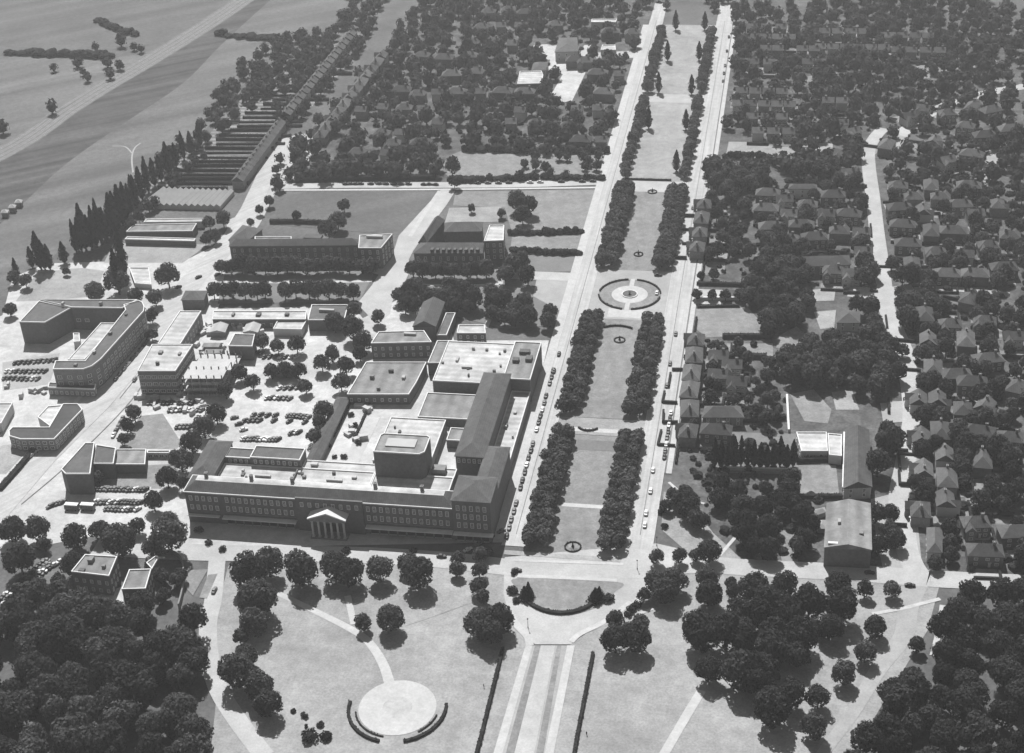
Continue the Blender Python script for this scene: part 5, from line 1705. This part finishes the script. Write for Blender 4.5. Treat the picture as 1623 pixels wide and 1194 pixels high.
wood([(1445, 780), (1470, 780), (1480, 880), (1500, 915), (1475, 915)], 7, (5, 7.5), 'small tree beside the right hand road', 'trees beside the right hand road', 19)
wood([(1360, 400), (1385, 400), (1392, 440), (1362, 445)], 8, (8, 11), 'tree on the corner left of the back road', 'corner left of the back road', 20)
wood([(1345, 480), (1395, 478), (1400, 515), (1365, 515)], 8, (8, 11), 'tree on the corner below the side road', 'corner below the side road', 21)
wood([(1405, 475), (1450, 472), (1455, 520), (1425, 530), (1410, 505)], 8, (8, 11), 'tree in the corner garden right of the crossing', 'corner garden right of the crossing', 22)
wood([(1405, 420), (1440, 415), (1600, 420), (1600, 455), (1410, 450)], 9, (7, 11), 'tree behind the houses along the side road', 'trees along the side road', 23, keep=1.0)
wood([(1120, 300), (1380, 275), (1385, 400), (1240, 390), (1130, 420), (1105, 400)], 10, (6, 9.5), 'garden tree in the block left of the back road', 'garden trees left of the back road', 24, keep=.95)
wood([(1105, 540), (1230, 540), (1240, 620), (1245, 680), (1090, 690), (1085, 640)], 9.5, (5, 8), 'garden tree behind the mall houses', 'garden trees behind the mall houses', 25, keep=.9)
wood([(1120, 262), (1225, 262), (1220, 292), (1115, 300)], 8, (8, 11), 'tree in the dark belt below the right hand field', 'dark belt below the field', 26, avoid=False)
wood([(1235, 250), (1380, 245), (1370, 280), (1245, 285)], 9, (9, 12), 'round tree standing before the pale field', 'round trees before the pale field', 27)
wood([(775, 455), (870, 490), (890, 505), (870, 520), (790, 518), (770, 490)], 8.5, (8.5, 12), 'rounded tree in the dark clump left of the circus', 'clump left of the circus', 28, avoid=False)
wood([(800, 410), (845, 415), (850, 440), (800, 448)], 8.5, (9, 12), 'rounded tree beside the town hall wing', 'trees beside the town hall wing', 29, avoid=False)
wood([(625, 460), (650, 455), (740, 455), (760, 480), (725, 510), (710, 480), (650, 500)], 8, (8, 11), 'tree in the dark group below the town hall', 'group below the town hall', 30)
wood([(110, 415), (130, 405), (175, 385), (220, 338), (255, 300), (320, 238), (330, 245), (262, 305), (225, 345), (190, 385), (150, 408)], 7.5, (5, 8), 'low tree under the poplars along the meadow', 'low trees under the poplars', 34)
wood([(1094, 520), (1104, 520), (1092, 690), (1082, 690)], 6, (3.5, 5.5), 'small front garden tree beside the right mall road', 'front garden trees by the mall', 35, avoid=False, keep=.6)
for px in range(352, 600, 17):
    BROAD.append((10, *gz(px + random.uniform(-3, 3), 434 + random.uniform(-2, 2)), random.uniform(4.2, 5.2), 'round street tree in the upper row before the long college', 'upper row of street trees', 'mid'))
for px in list(range(338, 440, 17)) + list(range(452, 562, 18)):
    BROAD.append((10, *gz(px + random.uniform(-3, 3), 476 + random.uniform(-2, 2)), random.uniform(4.4, 5.4), 'round street tree in the lower row above the long white shed', 'lower row of street trees', 'mid'))
for px in range(655, 780, 17):
    BROAD.append((10, *gz(px + random.uniform(-3, 3), 442 + random.uniform(-2, 2)), random.uniform(4.4, 5.4), 'round street tree in the row before the town hall', 'row of street trees before the town hall', 'mid'))
wood([(372, 340), (405, 330), (430, 250), (450, 222), (495, 215), (490, 245), (450, 300), (410, 345), (375, 372)], 11, (5.5, 8.5), 'small round tree on the pale boulevard', 'boulevard trees', 31, avoid=False, keep=.8)
wood([(330, 350), (365, 350), (380, 400), (350, 412), (318, 395)], 9, (7, 10), 'tree in the group at the left end of the long college', 'group left of the long college', 32)

# beyond: hundreds of far crowns
FAR = []
r = random.Random(77)
for pts, gap, w, keep in (
        ([(470, 240), (540, 150), (600, 90), (700, -30), (1040, -40), (1020, 60), (985, 180), (965, 240), (720, 240), (700, 285), (450, 290)], 11, (6, 11), .8),
        ([(1160, 25), (1480, -30), (1680, 50), (1680, 200), (1420, 225), (1390, 250), (1300, 260), (1150, 215)], 11, (6, 11), .85),
        ([(560, -20), (640, -60), (560, 110), (470, 200), (430, 215), (450, 110), (520, 60)], 9, (6, 9), .85),
        ([(395, 95), (440, 70), (520, 50), (540, 90), (450, 130), (400, 180), (330, 230), (250, 290), (240, 270), (330, 180)], 10, (6, 10), .75),
        ([(840, 240), (955, 250), (950, 283), (820, 286)], 9, (5, 8), .5),
        ([(455, 270), (700, 245), (700, 285), (450, 290)], 9, (6, 9), .6),
        ([(1030, -40), (1060, -40), (1060, 30), (1040, 40)], 9, (6, 9), .7), ([(1115, 0), (1180, -30), (1180, 20), (1130, 30)], 9, (6, 9), .7),
        ([(200, 170), (330, 100), (420, 50), (400, 70), (290, 130), (180, 205)], 14, (6, 11), .12),
        ([(0, 150), (130, 90), (330, -20), (360, -20), (190, 120), (60, 200), (0, 240)], 16, (5, 10), .18)):
    for x, y in scatter(gp(pts), gap, .38, True, int(gap * 100 + pts[0][0])):
        if r.random() < keep:
            FAR.append((x, y, r.uniform(*w) / 2))
BROAD.sort()
for d, x, y, R, lab, grp, kind in BROAD[:640]:
    k = kind or ('broad' if d < 720 and R > 4.2 else 'mid')
    if k == 'broad':
        k = 'oak' if x > 20 or random.random() < .25 else random.choice(('broad', 'broad', 'oval'))  # darker crowns right of the mall and a few elsewhere
    nm = 'street_tree' if 'street' in lab.split(' in ')[0] else ('garden_tree' if 'garden tree' in lab else 'woodland_tree')
    tree(x, y, R, 2 * R * random.uniform(.98, 1.2), k, nm, lab, group=grp)
FAR += [(b[1], b[2], b[3]) for b in BROAD[640:]]
print('broad', len(BROAD), 'far', len(FAR))


def far_crown(seed):
    r = random.Random(seed)
    mb = MB()
    blob(mb, (0, 0, 1.0), .72, .72, r, .22)
    for _ in range(70):
        d = rnd_unit(r)
        if d.z < -.5:
            continue
        p = d * r.uniform(.72, 1.02)
        p.z += 1.0
        leaf_card(mb, p, (d + rnd_unit(r) * .7).normalized(), r.uniform(.16, .34), r)
    mb.cyl(0, 0, .12, .08, 0, .6, 5)
    return mb


protos = [far_crown(900 + i) for i in range(6)]
mb = MB()
for x, y, R in FAR:
    p = protos[r.randrange(6)]
    a = r.uniform(0, 2 * PI)
    c, s = math.cos(a) * R, math.sin(a) * R
    hz = R * r.uniform(.95, 1.3)
    b = len(mb.v)
    mb.v.extend([(x + v[0] * c - v[1] * s, y + v[0] * s + v[1] * c, v[2] * hz) for v in p.v])
    mb.f.extend([tuple(b + i for i in f) for f in p.f])
    mb.m.extend(p.m)
tag(link('distant_trees', mb.mesh('distant_trees', M['leaf_far'])), 'far off mass of tree crowns among the houses beyond the cross road', 'trees', kind='stuff')

# low garden growth between the houses: beds, bushes, fruit trees
mb = MB()
r = random.Random(41)
for pts, gap, keep in (([(1105, 540), (1240, 540), (1250, 760), (1330, 790), (1300, 895), (1190, 890), (1100, 790), (1085, 640)], 5.5, .6), ([(1110, 300), (1380, 270), (1395, 460), (1200, 450), (1110, 420)], 7, .55),
                       ([(1405, 250), (1680, 200), (1690, 920), (1500, 915), (1450, 700), (1440, 560), (1405, 440)], 6.5, .55), ([(1165, 40), (1420, 0), (1600, 60), (1600, 200), (1400, 230), (1160, 210)], 9, .5), ([(520, 240), (720, 60), (1000, 40), (960, 235)], 9, .5)):
    for x, y in scatter(gp(pts), gap, .45, True, int(pts[0][0])):
        if r.random() > keep:
            continue
        R = r.uniform(.8, 2.0)
        blob(mb, (x, y, R * .5), R * r.uniform(.8, 1.5), R * .8, r, .3)
        for _ in range(16):
            d = rnd_unit(r)
            d.z = abs(d.z)
            leaf_card(mb, Vector((x, y, R * .5)) + d * R, (d + rnd_unit(r) * .7).normalized(), r.uniform(.25, .5), r)
tag(link('garden_shrubs', mb.mesh('garden_shrubs', M['hedge'])), 'scattered low garden bushes between the houses', 'bushes', kind='stuff')

# ================================================================ CARS
PARKG = 'cars in the big car park'
car_row((443, 617), (482, 616), 5, 62, 'of the back row in the big car park', PARKG)
car_row((424, 632), (460, 633), 6, 62, 'of the second row in the big car park', PARKG)
car_row((402, 659), (437, 660), 4, 62, 'of the third row in the big car park', PARKG)
car_row((458, 660), (489, 663), 7, 62, 'of the right hand group, big car park', PARKG)
car_row((389, 668), (412, 668), 4, 62, 'of the short row left in the big car park', PARKG)
car_row((435, 668), (484, 670), 3, 62, 'of the sparse row, big car park', PARKG)
car_row((386, 697), (441, 698), 12, 62, 'of the front row in the big car park', PARKG)
car_row((462, 688), (474, 686), 4, 62, 'of the little group, big car park', PARKG)
car_row((372, 664), (386, 683), 3, 30, 'of the slanting three left in the big car park', PARKG, 'the top')
LG = 'cars in the lower left car park'
car_row((149, 776), (188, 777), 9, 60, 'of the back row, lower left car park', LG)
car_row((195, 777), (230, 778), 8, 60, 'in the right back row, lower left car park', LG)
car_row((152, 797), (182, 798), 6, 60, 'of the middle row, lower left car park', LG)
car_row((187, 797), (224, 798), 8, 60, 'in the right middle row, lower left car park', LG)
car_row((170, 808), (218, 809), 9, 60, 'of the front row, lower left car park', LG)
car_row((80, 804), (99, 797), 4, 60, 'of the short row beside the coaches', LG)
car_row((2, 952), (74, 890), 15, 0, 'of the long slanting row at lower left', 'cars in the slanting row', 'the lower end')
car_row((10, 958), (80, 897), 13, 0, 'of the inner slanting row at lower left', 'cars in the inner slanting row', 'the lower end', skip=.2)
car_row((72, 905), (102, 888), 5, None, 'of the short row beside the clinic', 'cars beside the clinic', 'the lower end')
FG = 'cars along the works road'
car_row((184, 602), (246, 527), 11, None, 'of the kerb below the rounded factory', FG, 'the lower end', full=False)
car_row((214, 603), (228, 582), 2, None, 'of the kerb before the white works', FG, 'the lower end', full=False)
car_row((100, 690), (125, 655), 5, None, 'of the kerb by the streamlined works', FG, 'the lower end')
car_row((10, 762), (60, 715), 6, None, 'of the lower kerb of the works road', FG, 'the lower end')
YG = 'cars in the yard behind the grey lawn'
car_row((238, 640), (306, 640), 12, 70, 'of the back row in the scrap yard', YG)
car_row((270, 652), (320, 651), 9, 70, 'of the middle row in the scrap yard', YG)
car_row((282, 678), (300, 678), 4, 70, 'of the front row in the scrap yard', YG)
car_row((195, 665), (180, 692), 5, None, 'of the line beside the works road verge', YG, 'the top')
SG = 'cars beside the factory court'
car_row((25, 577), (88, 572), 9, 75, 'of the upper row left of the factory', SG, full=False)
car_row((12, 590), (72, 590), 9, 75, 'of the middle row left of the factory', SG, full=False)
car_row((8, 601), (60, 602), 8, 75, 'of the lower row left of the factory', SG, full=False)
VG = 'cars in the yard above the car park'
car_row((372, 561), (415, 561), 6, 70, 'of the upper row in the van yard', VG, full=False)
car_row((345, 585), (375, 585), 5, 70, 'of the lower row in the van yard', VG, full=False)
car_row((420, 567), (470, 567), 7, 70, 'of the row behind the car park trees', VG, full=False)
car_row((-30.7, -80), (-30.7, -212), 24, 90, 'of the kerb along the left mall road', 'cars at the left mall kerb', 'the far end', px=False, skip=.12)
car_row((-33.5, -209), (-45, -223), 4, 45, 'of the rounded store corner', 'cars at the store corner', 'the mall side', px=False)
car_row((29, -112), (29.2, -148), 8, 90, 'of the kerb along the right mall road', 'cars at the right mall kerb', 'the far end', px=False)
for i, (px, py, tone, where) in enumerate(((1035, 747, 'pale', 'passing the middle of the nearest tree row'), (1031, 780, 'pale', 'passing the lower part of the nearest tree row'), (1024, 815, 'pale', 'following another near the mall road end'), (1022, 834, 'pale', 'leading at the near end of the mall road'), (1071, 531, 'grey', 'near the circus on the right mall road'), (1062, 578, 'grey', 'second below the circus on the right mall road'), (1057, 613, 'grey', 'third below the circus on the right mall road'), (1098, 331, 'grey', 'far up the right mall road'),
                                           (1043, 438, 'dark', 'on the far side of the circus'), (886, 563, 'dark', 'on the left mall road below the circus'), (878, 590, 'dark', 'on the left mall road beside the store rear'), (1041, 466, 'pale', 'beside the right of the fountain garden'), (819, 906, 'dark', 'turning at the store corner crossroads'), (340, 938, 'grey', 'on the lower left park road'), (700, 884, 'dark', 'on the bridge road before the store'), (1442, 930, 'dark', 'below the two small trees at the right'), (1378, 910, 'dark', 'before the big hall'), (1385, 463, 'dark', 'at the back road crossing'), (398, 433, 'dark', 'left of the street trees'), (283, 457, 'dark', 'on the works road bend'), (315, 441, 'dark', 'on the works road beyond the bend'), (345, 437, 'dark', 'beside the works road bend'))):
    x, y = gz(px, py)
    horiz = py in (438, 906, 884, 930, 910, 463, 433)
    car(x, y, 0 if horiz else PI / 2 - (.6 if px < 350 and py < 600 else 0), tone, f"{CARWORD[tone]} saloon car {where}", 'cars on the roads')
CG = 'cars along the cross road'
car_row((548, 293.5), (572, 293), 4, 0, 'of the left cluster on the cross road', CG, full=False, tones=('dark',))
car_row((588, 293), (660, 293.5), 7, 0, 'of the middle cluster on the cross road', CG, full=False, tones=('dark',), skip=.2)
car_row((672, 294), (690, 294), 3, 0, 'of the right cluster on the cross road', CG, full=False, tones=('dark',))
car_row((757, 292), (940, 289), 12, 0, 'of the long string on the cross road', CG, full=False, skip=.35)
car_row((1155, 60), (1146, 130), 7, 90, 'of the far kerb of the right mall road', 'cars at the far right kerb', 'the far end', full=False, skip=.2)

# stacks of timber and crates lying about the yards
r = random.Random(31)
cp = MB()
cp.box(-1.6, 1.6, -1.0, 1.0, 0, .15)
for k in range(4):
    cp.box(-1.5 + (k % 2) * .1, 1.5 - (k % 3) * .15, -.95 + .02 * k, .9, .15 + k * .35, .45 + k * .35)
cpm = cp.mesh('stack', [M['render']])
YARDS = [([(318, 515), (420, 515), (420, 532), (318, 535)], 22, 'behind the square works'), ([(312, 548), (358, 545), (345, 575), (310, 572)], 16, 'beside the building frame'), ([(205, 628), (330, 630), (320, 662), (250, 650)], 22, 'in the scrap yard'), ([(10, 602), (100, 618), (60, 636), (4, 628)], 8, 'below the factory car park'), ([(560, 645), (610, 640), (580, 700), (545, 720)], 9, 'in the store yard')]
for pts, n, where in YARDS:
    pl = gp(pts)
    bx = (min(a[0] for a in pl), max(a[0] for a in pl), min(a[1] for a in pl), max(a[1] for a in pl))
    k = 0
    while k < n:
        x, y = r.uniform(*bx[:2]), r.uniform(*bx[2:])
        if not inside((x, y), pl):
            continue
        o = link('material_stack', cpm, None, (x, y, .14), r.uniform(0, PI), (r.uniform(.7, 1.6), r.uniform(.6, 1.3), r.uniform(.6, 1.6)))
        tag(o, f'pale stack of building material lying {where}', 'stack', f'material stacks {where}')
        k += 1

# coaches
for k, (px, lab) in enumerate(((115, 'left one of two pale roofed coaches in the lower left car park'), (140, 'right one of two pale roofed coaches in the lower left car park'))):
    x, y = gz(px, 808)
    t = thing('coach', lab, 'coach', (x, y, .1), 0, 'coaches in the car park')
    mb = MB()
    mb.prism(inset(rect(-3.1, 3.1, -1.2, 1.2), 0), .5, 2.3)
    mb.prism(rect(-3.0, 3.0, -1.12, 1.12), 2.3, 2.9)
    link('body', mb.mesh('body', M['car_grey']), t)
    mb = MB()
    mb.prism(rect(-3.0, 3.0, -1.14, 1.14), 2.9, 3.05)
    mb.prism(rect(-2.4, 2.4, -.8, .8), 3.05, 3.15)
    link('roof', mb.mesh('roof', M['car_pale']), t)
    mb = MB()
    for sy in (-1, 1):
        for q in range(5):
            mb.box(-2.8 + q * 1.15, -1.8 + q * 1.15, sy * 1.2 - .04, sy * 1.2 + .04, 1.5, 2.25)
    link('glazing', mb.mesh('glazing', M['glass']), t)
    for sx in (-2, 2):
        for sy in (-1.05, 1.05):
            link('wheel', CAR_WHEEL, t, (sx, sy, .42), 0, (1.35, 1.35, 1.35))

# ================================================================ small things
for px, py, lab in ((1010, 903, 'thin dark lamp post on the crossroads below the mall'), (837, 996, 'thin dark lamp post at the top of the drive'), (1041, 866, 'thin dark post behind the small island trees')):
    x, y = gz(px, py)
    t = thing('lamp_post', lab, 'lamp post', (x, y, 0), 0, 'lamp posts of the campus')
    mb = MB()
    mb.cyl(x, y, .22, .16, 0, .9, 8)
    mb.cyl(x, y, .11, .07, .9, 4.2, 8)
    part(mb, 'post', M['iron'], t)
    mb = MB()
    mb.cyl(x, y, .12, .28, 4.2, 4.7, 8)
    mb.cyl(x, y, .34, .05, 4.7, 5.0, 8)
    part(mb, 'lantern', M['iron'], t)


def person(px, py, label, lean=0.1, ang=0.0):
    """small walking figure: skinned skeleton, one continuous body"""
    x, y = gz(px, py)
    v = [(0, 0, .95), (0, 0, 1.2), (0, .0, 1.42), (0, 0, 1.52), (0, 0, 1.66), (.19, 0, 1.4), (.26, .06, 1.12), (.24, .18, .9), (-.19, 0, 1.4), (-.26, -.04, 1.12), (-.24, -.12, .9), (.1, 0, .9), (.11, .16, .5), (.11, .08, .08), (.11, .22, .04), (-.1, 0, .9), (-.11, -.06, .5), (-.11, -.3, .12), (-.11, -.2, .04)]
    e = [(0, 1), (1, 2), (2, 3), (3, 4), (2, 5), (5, 6), (6, 7), (2, 8), (8, 9), (9, 10), (0, 11), (11, 12), (12, 13), (13, 14), (0, 15), (15, 16), (16, 17), (17, 18)]
    rad = [.16, .15, .15, .06, .11, .07, .05, .04, .07, .05, .04, .1, .07, .05, .04, .1, .07, .05, .04]
    me = bpy.data.meshes.new('person')
    me.from_pydata([(a, b + lean * max(0, c - .9), c) for a, b, c in v], e, [])
    me.materials.append(M['cloth'])
    o = link('person', me, None, (x, y, .05), ang)
    sk = o.modifiers.new('skin', 'SKIN')
    for i, q in enumerate(rad):
        me.skin_vertices[0].data[i].radius = (q, q)
    me.skin_vertices[0].data[0].use_root = True
    sub = o.modifiers.new('sub', 'SUBSURF')
    sub.levels = sub.render_levels = 1
    tag(o, label, 'person')
    hb = MB()
    blob(hb, (0, lean * .78 - .02, 1.7), .1, .09, random.Random(3), .08)
    h = link('hair', hb.mesh('hair', M['iron']), o)
    return o


person(930, 1166, 'person in dark clothes walking on the lawn right of the drive', .3, .6)
person(767, 1090, 'person in dark clothes walking beside the left drive hedge', .1, 2.2)

# ================================================================ AIR, LIGHT, CAMERA
HAZE = 0.00014
if HAZE:
    mb = MB()
    mb.box(-3100, 3100, -2100, 4100, -1, 420)
    m = bpy.data.materials.new('haze')
    m.use_nodes = True
    nt = m.node_tree
    nt.nodes.clear()
    out = nt.nodes.new('ShaderNodeOutputMaterial')
    pv = nt.nodes.new('ShaderNodeVolumePrincipled')
    pv.inputs['Color'].default_value = (.9, .9, .9, 1)
    pv.inputs['Density'].default_value = HAZE
    pv.inputs['Anisotropy'].default_value = .3
    nt.links.new(pv.outputs[0], out.inputs['Volume'])
    tag(link('haze', mb.mesh('haze', m)), kind='stuff', label='thin summer haze over the whole town', cat='haze')

SUN_EL, SUN_DIR = math.radians(54), Vector((-.37, 1.0, 0)).normalized()   # towards the sun
sd = Vector((SUN_DIR.x * math.cos(SUN_EL), SUN_DIR.y * math.cos(SUN_EL), math.sin(SUN_EL)))
L = bpy.data.lights.new('sun', 'SUN')
L.energy = 5.0
L.angle = math.radians(.53)
L.color = (1, .985, .965)
lo = bpy.data.objects.new('sun', L)
COL.objects.link(lo)
lo.rotation_euler = sd.to_track_quat('Z', 'Y').to_euler()
w = bpy.data.worlds.new('World')
SC.world = w
w.use_nodes = True
nt = w.node_tree
bg = nt.nodes['Background']
sky = nt.nodes.new('ShaderNodeTexSky')
sky.sky_type = 'NISHITA'
sky.sun_disc = False
sky.sun_elevation = SUN_EL
sky.sun_rotation = math.atan2(SUN_DIR.x, SUN_DIR.y)
bw = nt.nodes.new('ShaderNodeRGBToBW')      # monochrome photograph: neutral sky light
nt.links.new(sky.outputs[0], bw.inputs[0])
nt.links.new(bw.outputs[0], bg.inputs[0])
bg.inputs[1].default_value = .05
L.color = (1, 1, 1)

cam = bpy.data.cameras.new('camera')
co = bpy.data.objects.new('camera', cam)
COL.objects.link(co)
from mathutils import Matrix
R = Matrix(((MR[0][0], -MR[0][1], -MR[0][2]), (MR[1][0], -MR[1][1], -MR[1][2]), (MR[2][0], -MR[2][1], -MR[2][2])))
co.matrix_world = Matrix.Translation(CAM) @ R.to_4x4()
cam.sensor_fit = 'HORIZONTAL'
cam.sensor_width = 36
cam.lens = FPX / 1623 * 36
cam.clip_start = 1
cam.clip_end = 12000
SC.camera = co
vs = SC.view_settings
vs.view_transform = 'Standard'
vs.look = 'None'
vs.exposure = 0.55
vs.gamma = 1
cy = SC.cycles
cy.max_bounces = 5
cy.diffuse_bounces = 2
cy.glossy_bounces = 2
cy.transmission_bounces = 2
cy.volume_bounces = 0
cy.use_denoising = True
SC.render.resolution_x, SC.render.resolution_y = 1024, 753
for o in SC.objects:
    if '_w' in o:
        del o['_w']
print('objects', len(SC.objects))
